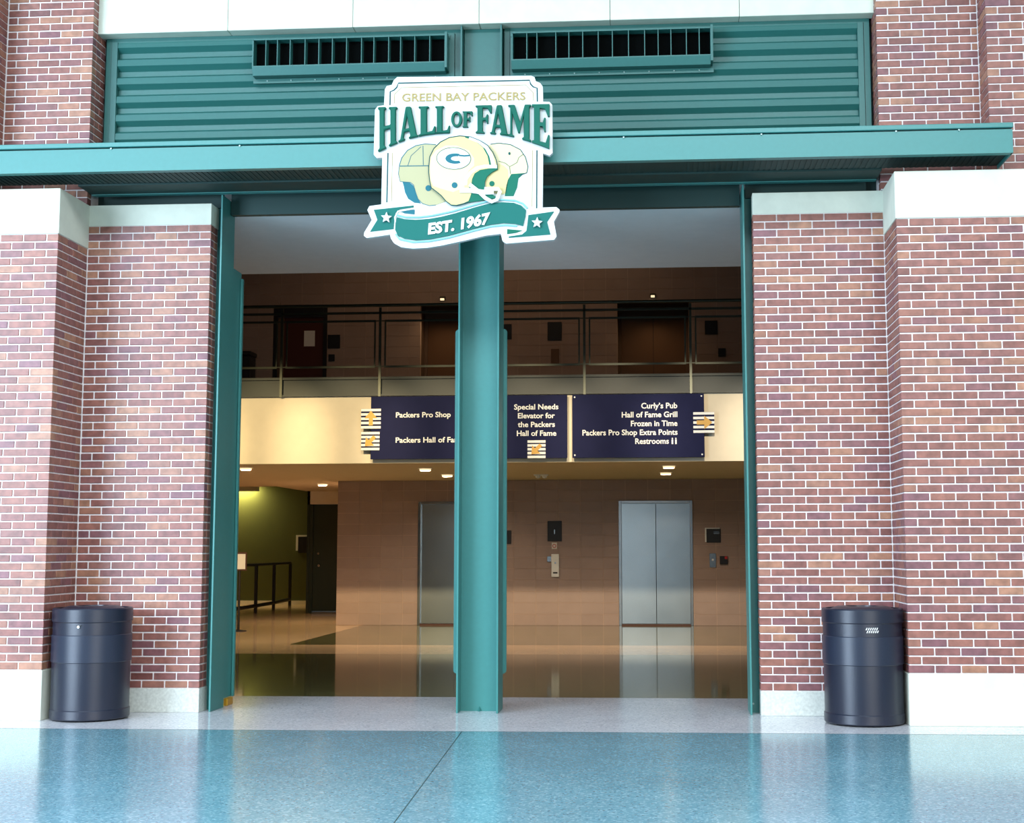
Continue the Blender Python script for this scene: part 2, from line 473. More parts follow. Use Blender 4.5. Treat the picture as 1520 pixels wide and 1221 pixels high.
D = 0.61; XP = 3.52; XO = 2.40; PL = 0.406; NR = 54; BT = PL+NR*CH; RB = 0.203; NRR = 60; RT = RB+NRR*CH; CT = 4.455
XE = 6.4
START_F = lambda r: ((0.0, BL) if r % 2 == 0 else (HD, BL))      # front face: full brick at the corner, then header of the return
START_S = lambda r: ((HD, BL) if r % 2 == 0 else (0.0, BL))
for side in (-1, 1):
    nm = 'left' if side < 0 else 'right'
    w = struct('wall_'+nm)
    x0, x1 = (XP, XE) if side > 0 else (-XE, -XP)
    # mortar core of the pier
    MB().box(x0+(0.0 if side > 0 else 0), x1, -D, -0.001, PL, BT).build('mortar_bed', M_mortar, w)
    mb = MB()
    # plinth and cap of smooth limestone, cut into blocks
    e = 0.012
    def block(a, b, z0_, z1_, m_):
        lo, hi = (a, b) if side > 0 else (-b, -a)
        MB().box(lo, hi, -D-e, -0.001, z0_, z1_, 0.004).build('limestone_block', m_, w)
    block(XP-e, XP+1.24, 0, PL, M_stone); block(XP+1.244, XE, 0, PL, M_stone)
    block(XP-e, XP+1.24, BT, CT, M_stone); block(XP+1.244, XE, BT, CT, M_stone)
    brick_wall(w, 'x', -D, 0, side*XP, side*XE, PL, NR, START_F, (lambda p: abs(p[0]) < 4.62 if p[0] > 0 else abs(p[0]) < 4.2), side, corner=True)
    w2 = struct('wall_'+nm+'_return')
    MB().box(*( (XP+0.001, XP+0.05) if side > 0 else (-XP-0.05, -XP-0.001)), -D+0.02, -0.002, PL, BT).build('mortar_bed', M_mortar, w2)
    brick_wall(w2, 'y', side*XP, -side, -D, -0.004, PL, NR, START_S, lambda p: True, 1, corner=True)
    # recessed wall beside the opening
    w3 = struct('wall_'+nm+'_recess')
    lo, hi = (XO, XP) if side > 0 else (-XP, -XO)
    MB().box(lo, hi, 0.0, 0.2, RB, RT).build('mortar_bed', M_mortar, w3)
    e2 = 0.006
    c0, c1 = (XO-e2, XP-0.0) if side > 0 else (-XP, -XO+e2)
    MB().box(c0, c1, -e2, 0.21, 0, RB, 0.003).build('limestone_block', M_gran, w3)
    MB().box(c0, c1, -e2, 0.21, RT, CT+0.0, 0.003).build('limestone_block', M_stone, w3)
    st = lambda r: ((0.0, BL) if r % 2 == 1 else (0.0, HD)) if True else None
    brick_wall(w3, 'x', 0.0, 0, side*XO, side*XP, RB, NRR, st, (lambda p: not (p[2] < 0.80 and abs(abs(p[0])-3.18) < 0.24)), side, corner='ext')
    w4 = struct('wall_'+nm+'_jamb')
    jx = side*XO
    MB().box(*( (jx-0.0005, jx+0.03) if side > 0 else (jx-0.03, jx+0.0005)), 0.09, 0.2, RB, RT).build('mortar_bed', M_mortar, w4)
    brick_wall(w4, 'y', jx, -side, 0.085, 0.2, RB, NRR, lambda r: (0.0, HD), lambda p: True, 1)
    # upper walls above the canopy
    ZU = 4.60; NU = 46; XA = 3.50 if side > 0 else 3.54; XB = 4.37 if side > 0 else 4.34; YB_ = -0.3
    w5 = struct('wall_'+nm+'_upper')
    lo, hi = (XA, XB+0.1) if side > 0 else (-XB-0.1, -XA)
    MB().box(lo, hi, 0.0, 0.3, ZU-0.14, ZU+NU*CH).build('mortar_bed', M_mortar, w5)
    brick_wall(w5, 'x', 0.0, 0, side*XA, side*(XB), ZU-2*CH, NU+2, (lambda r: (0.0, BL) if r % 2 == 0 else (0.0, HD)), lambda p: p[2] < 6.6, side, corner='ext')
    w6 = struct('wall_'+nm+'_upper_jamb')
    MB().box(*((XA-0.0005, XA+0.03) if side > 0 else (-XA-0.03, -XA+0.0005)), 0.09, 0.3, ZU, ZU+NU*CH).build('mortar_bed', M_mortar, w6)
    brick_wall(w6, 'y', side*XA, -side, 0.085, 0.3, ZU, NU, lambda r: (0.0, HD) if r % 2 else (0, BL), lambda p: p[2] < 6.6, 1)
    w7 = struct('wall_'+nm+'_upper_pier')
    lo, hi = (XB, XE) if side > 0 else (-XE, -XB)
    MB().box(lo, hi, YB_, 0.3, CT, ZU+NU*CH).build('mortar_bed', M_mortar, w7)
    brick_wall(w7, 'x', YB_, 0, side*XB, side*XE, ZU-2*CH, NU+2, START_F, lambda p: abs(p[0]) < 5.1 and p[2] < 6.6, side, corner=True)
    brick_wall(w7, 'y', side*XB, -side, YB_, -0.01, ZU-2*CH, NU+2, START_S, lambda p: False, 1, corner=True)

# roof slab of the entrance hall this front stands in
hr_ = struct('ceiling_hall')
MB().box(-16, 16, -22, -0.32, 8.6, 8.9).build('roof_slab', M_plaster, hr_)
# ------------------------------------------------------------------ limestone lintel above the louvres
lintel = struct('trim_1')
xs = [-3.54, -2.323, -1.168, -0.016, 1.164, 2.316, 3.50]
for a_, b_ in zip(xs, xs[1:]):
    MB().box(a_+0.002, b_-0.002, 0.10, 0.24, 6.088, 6.66, 0.004).build('limestone_block', M_stone, lintel)
MB().box(-3.48, 3.46, 0.13, 0.3, 6.10, 7.7).build('lintel_core', M_seam, lintel)
MB().box(-3.54, 3.50, 0.10, 0.3, 6.664, 7.7).build('limestone_course', M_stone, lintel)

# ------------------------------------------------------------------ steel columns
def w_column(name, xc, z0, z1, label, group, parts=('l', 'r'), half=0.18):
    t = thing(name, (xc, 0.23, z0), label, 'column', group)
    MB().box(xc-half+0.016, xc+half-0.016, 0.222, 0.24, z0, z1).build('web', M_green, t)
    for s in (-1, 1):
        y0 = 0.05 if (('l' if s < 0 else 'r') in parts) else 0.2425; z1f = z1 if y0 < 0.1 else z1
        a0, a1 = (xc-half, xc-half+0.016) if s < 0 else (xc+half-0.016, xc+half)
        MB().box(a0, a1, y0, 0.41, z0, z1, 0.002).build('flange', M_green, t)
    return t
colc = w_column('steel_column', 0.0, 0.0, 4.545, 'green wide-flange steel column standing in the middle of the entrance', None)
MB().box(-0.262, 0.206, 0.42, 0.435, 0.31, 3.36).build('back_plate', M_green, colc)
# rounded corner plate: replace the plain box by a rounded one
bp_ = [o for o in colc.children if o.name.startswith('back_plate')][0]
bpy.data.objects.remove(bp_)
def rrect(x0, x1, z0, z1, r, n=5):
    pts = []
    for cx, cz, a0 in ((x1-r, z1-r, 0), (x0+r, z1-r, PI/2), (x0+r, z0+r, PI), (x1-r, z0+r, 1.5*PI)):
        for k in range(n+1):
            t = a0+PI/2*k/n
            pts.append((cx+r*math.cos(t), cz+r*math.sin(t)))
    return pts
MB().prism([rrect(-0.258, 0.210, 0.30, 3.355, 0.03)], 0.412, 0.432).build('back_plate', M_green, colc)
v = [(-0.02, 0.221, 0.0), (0.02, 0.221, 0.0), (0.0, 0.185, 0.0), (0.0, 0.221, 0.045)]
link_mesh('weld_gusset', v, [(0, 1, 2), (0, 1, 3), (1, 2, 3), (2, 0, 3)], M_green, colc)
cl = w_column('steel_column', -2.49, 0.0, 4.545, 'green steel column at the left edge of the entrance opening', None, parts=('r',))
cr_ = w_column('steel_column', 2.49, 0.0, 4.545, 'green steel column at the right edge of the entrance opening', None, parts=('l',))
MB().tube((2.345, 0.224, 0.075), (2.345, 0.212, 0.075), 0.008, 8).build('bolt', M_screw, cr_)

# gate guide behind the left column
g = thing('gate_guide', (-2.33, 0.55, 0.05), 'dark teal vertical gate guide behind the left steel column', 'guide rail')
MB().box(-2.345, -2.325, 0.44, 0.70, 0.07, 3.96, 0.003).build('guide_plate', M_green, g)
MB().box(-2.322, -2.300, 0.66, 0.70, 0.07, 3.90, 0.003).build('guide_lip', M_green, g)
MB().box(-2.336, -2.302, 0.50, 0.66, 0.0, 0.065, 0.006).build('foot_block', M_yellow, g)

# header beam over the opening
hb = thing('header_beam', (0, 0.4, 4.41), 'shade-darkened green steel header beam across the top of the entrance', 'beam')
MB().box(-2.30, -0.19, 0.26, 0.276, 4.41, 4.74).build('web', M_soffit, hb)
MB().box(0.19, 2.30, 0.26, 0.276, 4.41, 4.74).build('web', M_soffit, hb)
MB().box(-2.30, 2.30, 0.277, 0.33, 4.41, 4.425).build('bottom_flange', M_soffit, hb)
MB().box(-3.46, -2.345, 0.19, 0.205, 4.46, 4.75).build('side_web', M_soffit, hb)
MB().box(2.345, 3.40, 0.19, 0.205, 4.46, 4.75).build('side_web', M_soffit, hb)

# ------------------------------------------------------------------ canopy
YF = -0.80; ZS = 4.54; XC = 4.425
can = thing('canopy', (0, 0, ZS), 'long green steel canopy with a deep fascia over the entrance', 'canopy')
MB().box(-XC, XC, YF, YF+0.012, ZS, 4.735).build('fascia', M_green, can)
MB().box(-XC, XC, YF+0.013, YF+0.07, ZS, ZS+0.010).build('fascia_flange', M_green, can)
for s in (-1, 1):
    x0_, x1_ = (XC-0.012, XC) if s > 0 else (-XC, -XC+0.012)
    MB().box(x0_, x1_, YF+0.013, -0.31, ZS, 4.735).build('end_plate', M_green, can)
MB().box(-XC-0.004, XC+0.004, YF-0.018, -0.312, 4.745, 4.785, 0.004).build('drip_cap', M_green, can)
MB().box(-3.49, 3.46, -0.3, 0.19, 4.75, 4.785).build('flashing', M_green, can)
for x in (-3.0, -1.9, -0.75, 1.3, 2.42, 3.5, 4.0):
    MB().box(x-0.006, x+0.006, YF-0.012, YF, 4.728, 4.74).build('clip', M_screw, can)
# profiled soffit deck: ribs running from front to back
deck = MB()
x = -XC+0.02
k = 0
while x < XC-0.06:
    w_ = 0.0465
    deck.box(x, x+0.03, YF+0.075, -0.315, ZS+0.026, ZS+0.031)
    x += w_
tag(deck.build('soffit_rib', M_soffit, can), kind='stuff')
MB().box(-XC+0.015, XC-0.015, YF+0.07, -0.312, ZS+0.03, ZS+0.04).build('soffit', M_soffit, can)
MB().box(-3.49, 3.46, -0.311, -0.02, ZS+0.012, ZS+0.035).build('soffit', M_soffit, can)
MB().box(-3.49, 3.46, -0.02, 0.045, ZS+0.006, ZS+0.045).build('edge_angle', M_green, can)

# ------------------------------------------------------------------ upper louvre panels
YS = 0.22
def siding(x0, x1, label):
    t = thing('metal_wall_panel', ((x0+x1)/2, YS, 4.8), label, 'wall panel', None)
    MB().box(x0, x0+0.048, YS+0.005, 0.26, 4.79, 6.086).build('frame_stile', M_green_side, t)
    MB().box(x0+0.053, x0+0.107, YS-0.005, 0.26, 4.79, 6.05).build('frame_stile', M_green_side, t)
    MB().box(x1-0.05, x1, YS+0.005, 0.26, 4.79, 6.086).build('frame_stile', M_green_side, t)
    MB().box(x1-0.105, x1-0.055, YS-0.005, 0.26, 4.79, 6.05).build('frame_stile', M_green_side, t)
    MB().box(x0+0.05, x1-0.05, YS+0.005, 0.26, 6.045, 6.086).build('frame_rail', M_green_side, t)
    MB().box(x0, x1, 0.285, 0.30, 4.79, 6.086).build('backing_sheet', M_green_side, t)
    zt = 6.131
    P_ = 0.174
    k = 0
    z = zt
    while z > 4.85:
        # folded sheet rib: recessed web, slope out, outer face, underside
        zz = [z, z-0.045, z-0.075, z-0.135, z-P_]
        yy = [0.275, 0.275, YS+0.005, YS-0.002, 0.275]
        if k == 0:
            zz = [6.045, 6.03, 6.01, z-0.135, z-P_]; yy = [YS+0.004, YS+0.002, YS, YS-0.002, 0.275]
        prof = list(zip(yy, zz)) + [(0.284, z-P_), (0.284, zz[0])]
        if zz[-1] < 4.79: break
        MB().extrude_x(prof, x0+0.108, x1-0.106).build('siding_rib', M_green_side, t)
        z -= P_; k += 1
    return t
siding(-3.50, -0.20, 'ribbed green metal wall panel left of the upper centre post')
siding(0.20, 3.47, 'ribbed green metal wall panel right of the upper centre post')
t = thing('steel_post', (0, 0.2, 4.8), 'short green steel post between the two ribbed panels above the canopy', 'post')
MB().box(-0.165, 0.165, 0.235, 0.25, 4.79, 6.086).build('web', M_green_side, t)
for s in (-1, 1):
    MB().box(*((s*0.18-0.007, s*0.18+0.007)), 0.13, 0.30, 4.79, 6.086).build('flange', M_green_side, t)

def vent(x0, x1, blades, label, screws_top):
    zt, zb = 5.985, 5.745
    t = thing('vent_box', ((x0+x1)/2, 0.15, zb), label, 'vent')
    y0 = 0.09; yb = 0.218
    MB().box(x0-0.0, x1, y0+0.10, yb-0.004, zb+0.0, zt).build('duct_back', M_black, t)
    MB().box(x0-0.012, x0, y0, yb, zb-0.0, zt+0.004).build('cheek', M_green_side, t)
    MB().box(x1, x1+0.022, y0-0.01, yb, zb-0.06, zt+0.03).build('cheek', M_green_side, t)
    MB().box(x0-0.012, x1, y0, yb, zt, zt+0.01).build('top_plate', M_green_side, t)
    MB().extrude_x([(y0, zb), (y0, zb-0.01), (y0+0.03, zb-0.082), (yb, zb-0.082), (yb, zb)], x0-0.012, x1).build('sloped_sill', M_green_side, t)
    MB().box(x0-0.03, x1+0.03, yb-0.012, yb, zb-0.125, zb-0.084).build('bottom_flange', M_green_side, t)
    MB().box(x0-0.03, x1+0.03, yb-0.02, yb-0.006, zt+0.012, zt+0.045).build('top_flange', M_green_side, t)
    for xb in blades:
        MB().box(xb-0.0035, xb+0.0035, y0+0.004, y0+0.085, zb, zt).build('vent_blade', M_green_side, t)
    for i in range(8):
        xx = x0+0.1+(x1-x0-0.2)*i/7
        MB().tube((xx, yb-0.013, zb-0.104), (xx, yb-0.019, zb-0.104), 0.006, 6).build('screw', M_screw, t)
        MB().tube((xx, yb-0.021, zt+0.03), (xx, yb-0.027, zt+0.03), 0.006, 6).build('screw', M_screw, t)
    return t
vent(-2.075, -0.325, [-1.963, -1.857, -1.739, -1.602, -1.475, -1.351, -1.221, -1.084, -0.971, -0.836, -0.727, -0.598, -0.462], 'dark slotted vent box set in the left ribbed panel', 0)
vent(0.29, 2.055, [0.416, 0.507, 0.677, 0.794, 0.918, 1.057, 1.183, 1.327, 1.471, 1.591, 1.705, 1.842, 1.956], 'dark slotted vent box set in the right ribbed panel', 0)

# ------------------------------------------------------------------ lobby shell
YBK = 13.35; ZL = 2.624; YBH = 8.05
c1 = struct('ceiling')
MB().box(-9.5, 6, 0.42, 3.03, 4.601, 4.8).build('ceiling_slab', M_plaster, c1)
MB().box(-2.29, 2.29, 0.335, 0.419, 4.425, 4.60).build('plaster_soffit', M_plaster, c1)
MB().box(-9.5, 6, 0.42, 3.03, 4.425, 4.599).build('plaster_soffit', M_plaster, c1)
c2 = struct('ceiling_lobby')
MB().box(-4.35, 6, YBH+0.02, YBK+0.15, ZL, ZL+0.2).build('ceiling_slab', M_lowceil, c2)
MB().box(-9.5, -4.352, YBH+0.02, 15.5, ZL, ZL+0.2).build('ceiling_slab', M_lowceil, c2)
MB().box(-6.1, -4.352, 15.502, 17.9, ZL, ZL+0.2).build('ceiling_slab', M_lowceil, c2)
MB().box(-9.5, -6.102, 15.502, 22.6, 3.2, 3.4).build('ceiling_slab', M_lowceil, c2)
bh = struct('wall_bulkhead')
MB().box(-9.5, 6, YBH, YBH+0.15, ZL-0.002, 3.605).build('bulkhead', M_cream, bh)
sl = struct('floor_balcony')
MB().box(-9.5, 6, YBH-0.03, YBK+0.2, 3.607, 3.87).build('slab', M_slab, sl)
MB().box(-9.5, 6, YBH-0.075, YBH-0.031, 3.845, 3.88).build('channel_flange', M_slab, sl)
MB().box(-9.5, 6, YBH-0.075, YBH-0.031, 3.60, 3.625).build('channel_flange', M_slab, sl)
c3 = struct('ceiling_atrium')
MB().box(-9.7, 6.2, 0.42, 23, 7.7, 7.9).build('ceiling_slab', M_alcove, c3)
sw = struct('wall_lobby_left')
MB().box(-9.7, -9.5, 0.42, 23, 0, 7.7).build('plaster_face', M_tile_joint, sw)
sw = struct('wall_lobby_left_upper')
MB().box(-9.49, -6.30, YBH+0.3, YBK, 3.881, 7.69).build('plaster_face', M_tile, sw)
sw = struct('wall_lobby_right')
MB().box(6.0, 6.2, 0.42, 23, 0, 7.7).build('plaster_face', M_tile_joint, sw)
# infill over and beside the steel frame, closing the lobby to the hall
fr = struct('wall_front_infill')
MB().box(-9.5, 6, 0.305, 0.418, 4.81, 7.7).build('infill', M_seam, fr)
MB().box(-9.5, -2.70, 0.25, 0.418, 0, 4.80).build('infill', M_seam, fr)
MB().box(2.70, 6, 0.25, 0.418, 0, 4.80).build('infill', M_seam, fr)

# back wall of stacked blocks, lower and upper storey
def block_wall(name, x0, x1, z0, z1, holes, yf=YBK):
    w = struct(name)
    nx = int(math.ceil((x1-x0)/0.4064)); nz = int(math.ceil((z1-z0)/0.2032))
    me_cache = {}
    xs_ = sorted(set([x0, x1]+[h[0] for h in holes]+[h[1] for h in holes]))
    for a, b in zip(xs_, xs_[1:]):
        zc = [(z0, z1)]
        for h in holes:
            if h[0] <= a and b <= h[1]:
                zc = [(z0, h[2])] if h[2] > z0+0.01 else []
                if h[3] < z1: zc.append((h[3], z1))
        for p, q in zc:
            MB().box(a, b, yf, yf+0.12, p, q).build('mortar_bed', M_tile_joint, w)
    n = 0; many = MB()
    for i in range(nx):
        for j in range(nz):
            a = x0+i*0.4064+0.003; b = min(x0+(i+1)*0.4064, x1)-0.003
            p = z0+j*0.2032+0.003; q = min(z0+(j+1)*0.2032, z1)-0.003
            if b-a < 0.02 or q-p < 0.02: continue
            segs = [(a, b)]
            skip = False
            for h in holes:
                if q > h[2]+0.05 and p < h[3]-0.05:
                    ns = []
                    for (s0, s1) in segs:
                        if s1 <= h[0] or s0 >= h[1]: ns.append((s0, s1)); continue
                        if s0 < h[0]-0.03: ns.append((s0, h[0]))
                        if s1 > h[1]+0.03: ns.append((h[1], s1))
                    segs = ns
            for s0, s1 in segs:
                key = (round(s1-s0, 3), round(q-p, 3))
                if n < 300 and q < 6.45:
                    if key not in me_cache:
                        mb = MB().box(0, key[0], 0, 0.03, 0, key[1])
                        me = bpy.data.meshes.new('block'); me.from_pydata(mb.v, [], mb.f); me.materials.append(M_tile); me_cache[key] = me
                    o = bpy.data.objects.new('block', me_cache[key]); o.location = (s0, yf-0.006, p); o.parent = w; COL.objects.link(o); n += 1
                else:
                    many.box(s0, s1, yf-0.006, yf+0.02, p, q)
    if many.v: tag(many.build('block', M_tile, w), kind='stuff')
    return w
block_wall('wall_back', -4.34, 5.99, 0.0, ZL-0.002, [(0.82, 2.155, 0.0, 2.24), (-2.845, -1.51, 0.0, 2.24)])
block_wall('wall_back_upper', -6.30, 5.99, 3.882, 7.69, [(0.82, 2.13, 3.882, 5.88), (-2.84, -1.53, 3.882, 5.88), (-5.62, -4.59, 3.882, 5.96)])
w = struct('wall_back_return')
MB().box(-4.34, -4.22, YBK+0.13, 17.8, 0, ZL-0.002).build('mortar_bed', M_tile_joint, w)

# elevator doors (lower level)
def elevator(n, x0):
    w = struct('door_%d' % n)
    x1 = x0+1.335; zt = 2.237
    MB().box(x0, x0+0.05, YBK-0.035, YBK+0.10, 0, zt, 0.004).build('door_frame', M_steel_frame, w)
    MB().box(x1-0.05, x1, YBK-0.035, YBK+0.10, 0, zt, 0.004).build('door_frame', M_steel_frame, w)
    MB().box(x0+0.051, x1-0.051, YBK-0.035, YBK+0.10, zt-0.05, zt, 0.004).build('door_frame', M_steel_frame, w)
    mid = (x0+x1)/2+0.005
    MB().box(x0+0.052, mid-0.004, YBK+0.03, YBK+0.06, 0.03, zt-0.052, 0.003).build('door_leaf', M_steel, w)
    MB().box(mid+0.004, x1-0.052, YBK+0.03, YBK+0.06, 0.03, zt-0.052, 0.003).build('door_leaf', M_steel, w)
    MB().box(x0+0.052, x1-0.052, YBK+0.07, YBK+0.09, 0.0, zt-0.052).build('shaft_dark', M_dark, w)
    MB().box(x0+0.052, x1-0.052, YBK-0.03, YBK+0.065, 0.0, 0.024).build('sill', M_wood, w)
elevator(1, 0.820); elevator(2, -2.845)

# upper alcoves and doors
def alcove(n, x0, x1, zt, dm, depth):
    w = struct('door_%d' % n)
    y1 = YBK+depth
    MB().box(x0-0.05, x0, YBK+0.121, y1, 3.882, zt+0.05).build('reveal', M_alcove, w)
    MB().box(x1, x1+0.05, YBK+0.121, y1, 3.882, zt+0.05).build('reveal', M_alcove, w)
    MB().box(x0, x1, YBK+0.121, y1, zt, zt+0.05).build('reveal', M_alcove, w)
    mid = (x0+x1)/2
    MB().box(x0, x0+0.06, y1-0.08, y1, 3.882, zt-0.001).build('door_frame', M_alcove, w)
    MB().box(x1-0.06, x1, y1-0.08, y1, 3.882, zt-0.001).build('door_frame', M_alcove, w)
    MB().box(x0+0.061, x1-0.061, y1-0.08, y1, zt-0.2, zt-0.001).build('door_frame', M_alcove, w)
    MB().box(x0+0.061, mid-0.004, y1-0.04, y1-0.01, 3.885, zt-0.202).build('door_leaf', dm, w)
    MB().box(mid+0.004, x1-0.061, y1-0.04, y1-0.01, 3.885, zt-0.202).build('door_leaf', dm, w)
    MB().box(x0+0.0, x1, y1+0.001, y1+0.03, 3.882, zt).build('shaft_dark', M_dark, w)
    return w
alcove(3, 0.82, 2.13, 5.88, M_brdoor, 0.55)
alcove(4, -2.84, -1.53, 5.88, M_brdoor, 0.55)
w = struct('door_5')
MB().box(-5.62, -5.54, YBK+0.02, YBK+0.11, 3.882, 5.96).build('door_frame', M_dark, w)
MB().box(-4.67, -4.59, YBK+0.02, YBK+0.11, 3.882, 5.96).build('door_frame', M_dark, w)
MB().box(-5.538, -4.672, YBK+0.02, YBK+0.11, 5.70, 5.96).build('door_frame', M_dark, w)
MB().box(-5.538, -4.672, YBK+0.07, YBK+0.10, 3.884, 5.698).build('door_leaf', M_reddoor, w)
MB().box(-5.045, -4.84, YBK+0.062, YBK+0.069, 5.145, 5.44).build('notice', M_paper, w)
MB().box(-5.538, -5.42, YBK+0.055, YBK+0.069, 3.9, 5.69).build('light_slot', M_alcove, w)

# left end of the lobby: olive wall, ramp, dark service door
w = struct('wall_lobby_far')
MB().box(-9.5, -6.06, 22.4, 22.6, 0, 3.2).build('plaster_face', M_green_wall, w)
MB().box(-9.5, -6.06, 22.37, 22.398, 0.0, 0.10).build('baseboard', M_white, w)
MB().box(-7.03, -6.96, 22.36, 22.368, 0.12, 1.2).build('corner_guard', M_white, w)
MB().box(-9.49, -8.36, 21.75, 22.05, 2.80, 2.93).build('cove_box', M_cream, w)
w = struct('wall_service')
MB().box(-6.05, -5.99, 17.8, 22.4, 0, ZL).build('plaster_face', M_dkgreen, w)
MB().box(-6.05, -4.35, 17.8, 17.95, 2.34, ZL-0.002).build('transom', M_cream, w)
MB().box(-5.26, -4.35, 17.8, 17.95, 0, 2.338).build('plaster_face', M_tile_joint, w)
w = struct('door_6')
MB().box(-5.985, -5.92, 17.80, 17.95, 0, 2.335).build('door_frame', M_dkgreen, w)
MB().box(-5.33, -5.265, 17.80, 17.95, 0, 2.335).build('door_frame', M_dkgreen, w)
MB().box(-5.918, -5.332, 17.84, 17.89, 0.05, 2.335).build('door_leaf', M_dkgreen, w)
MB().box(-5.918, -5.332, 17.80, 17.89, 0.0, 0.03).build('sill', M_steel_frame, w)
MB().tube((-5.78, 17.84, 1.02), (-5.78, 17.79, 1.02), 0.03, 12).build('handle', M_steel_frame, w)
MB().tube((-5.80, 17.84, 1.28), (-5.80, 17.81, 1.28), 0.025, 12).build('lock', M_steel_frame, w)

# ------------------------------------------------------------------ balcony railing
r = thing('balcony_railing', (-1.6, YBH-0.05, 3.6), 'long grey metal railing along the balcony edge above the lobby', 'railing')
x0_, x1_ = -9.4, 5.9
yr = YBH-0.10
MB().tube((x0_, yr-0.03, 4.925), (x1_, yr-0.03, 4.925), 0.024, 12).build('handrail', M_rail, r, True)
MB().box(x0_, x1_, yr, yr+0.035, 4.805, 4.835).build('top_rail', M_rail, r)
px_ = [-9.0, -7.5, -5.45, -3.95, -2.49, -0.99, 0.50, 2.03, 3.55, 5.05]
for x in px_:
    MB().box(x-0.018, x+0.018, yr, yr+0.024, 3.59, 4.90).build('railing_post', M_rail, r)
for a_, b_ in zip(px_, px_[1:]):
    a2, b2 = a_+0.065, b_-0.065
    m_ = MB()
    m_.box(a2, b2, yr+0.004, yr+0.024, 4.685, 4.715); m_.box(a2, b2, yr+0.004, yr+0.024, 4.01, 4.04)
    m_.box(a2, a2+0.022, yr+0.004, yr+0.024, 4.04, 4.685); m_.box(b2-0.022, b2, yr+0.004, yr+0.024, 4.04, 4.685)
    m_.build('infill_frame', M_rail, r)
    for z_ in (4.7, 4.03):
        MB().box(a_+0.019, a2-0.001, yr+0.008, yr+0.018, z_-0.008, z_+0.008).build('clip', M_rail, r)
        MB().box(b2+0.001, b_-0.019, yr+0.008, yr+0.018, z_-0.008, z_+0.008).build('clip', M_rail, r)

# dark low cabinet on the balcony, behind the railing at far left
t = thing('waste_bin', (-6.05, 13.0, 3.882), 'dark square bin on the balcony floor near the left wall', 'bin')
MB().box(-6.22, -5.89, 12.85, 13.2, 3.882, 4.90, 0.01).build('body', M_dark, t)
MB().box(-6.24, -5.87, 12.83, 13.22, 4.902, 4.99, 0.02).build('lid', M_dark, t)

# ------------------------------------------------------------------ hanging directory signs
def sign_panel(x0, x1, label):
    t = thing('directory_sign', ((x0+x1)/2, YBH-0.10, 2.67), label, 'sign', None)
    MB().box(x0, x1, YBH-0.13, YBH-0.10, 2.672, 3.582, 0.003).build('panel', M_navy, t)
    for sx in (x0+0.3, x1-0.3):
        MB().box(sx-0.02, sx+0.02, YBH-0.099, YBH-0.001, 3.0, 3.04).build('standoff', M_steel_frame, t)
    return t
def arrow_icon(t, cx, cz, s, ang):
    """white speed stripes with a gold arrow over them"""
    yb = YBH-0.131
    h = s*0.5
    rt_ = MB().box(cx-h, cx+h, yb-0.004, yb-0.001, cz-h+0.0, cz+h).build('arrow_emblem', M_navy, t)
    for k in range(5):
        z_ = cz-h+0.02+k*(s-0.04)/4
        MB().box(cx-h, cx+h, yb-0.007, yb-0.0045, z_-0.018, z_+0.018).build('stripe', M_white, t)
    pts = [(-.34, -.1), (.02, -.1), (.02, -.32), (.4, 0), (.02, .32), (.02, .1), (-.34, .1)]
    ca, sa = math.cos(ang), math.sin(ang)
    MB().prism([[(cx+s*(p[0]*ca-p[1]*sa), cz+s*(p[0]*sa+p[1]*ca)) for p in pts]], yb-0.012, yb-0.0075).build('arrow', M_gold, t)
YT = YBH-0.1305
def line(t, txt, x0, x1, z, h):
    lettering('word', txt, straight(x0, x1, z, h), YT, 0.003, M_white, t, 0.022)
s1 = sign_panel(-2.603, -1.00, 'navy directory sign with two arrows pointing left and two lines of white text')
s2 = sign_panel(-0.94, 0.252, 'narrow navy sign with four centred lines of text above a small arrow')
s3 = sign_panel(0.325, 2.212, 'wide navy sign with five lines of right-aligned white text')
line(s1, 'Packers Pro Shop', -2.235, -1.435, 3.275, 0.075)
line(s1, 'Packers Hall of Fame', -2.235, -1.235, 2.91, 0.075)
arrow_icon(s1, -2.60, 3.26, 0.29, PI/2); arrow_icon(s1, -2.605, 2.935, 0.27, PI*0.25+PI)
for i, (tx, a_, b_) in enumerate((('Special Needs', -0.515, 0.125), ('Elevator for', -0.46, 0.075), ('the Packers', -0.46, 0.075), ('Hall of Fame', -0.475, 0.095))):
    line(s2, tx, a_, b_, 3.375-i*0.127, 0.075)
arrow_icon(s2, -0.19, 2.80, 0.26, PI*1.25)
for i, (tx, a_) in enumerate((('Curly\u2019s Pub', 1.315), ('Hall of Fame Grill', 1.035), ('Frozen in Time', 1.165), ('Packers Pro Shop Extra Points', 0.47), ('Restrooms', 1.225))):
    line(s3, tx, a_, 1.83 if i < 4 else 1.705, 3.375-i*0.127, 0.078)
for q in (1.755, 1.805):
    MB().box(q-0.012, q+0.012, YT-0.003, YT, 2.86, 2.925).build('restroom_symbol', M_white, s3)
    MB().prism([[(q+0.011*math.cos(k*PI/4), 2.94+0.011*math.sin(k*PI/4)) for k in range(8)]], YT-0.003, YT).build('restroom_symbol', M_white, s3)
arrow_icon(s3, 2.205, 3.165, 0.30, 0)
for xx in (0.36, 2.175):
    for zz in (2.71, 3.545):
        MB().tube((xx, YT, zz), (xx, YT-0.006, zz), 0.012, 8).build('screw', M_white, s3)
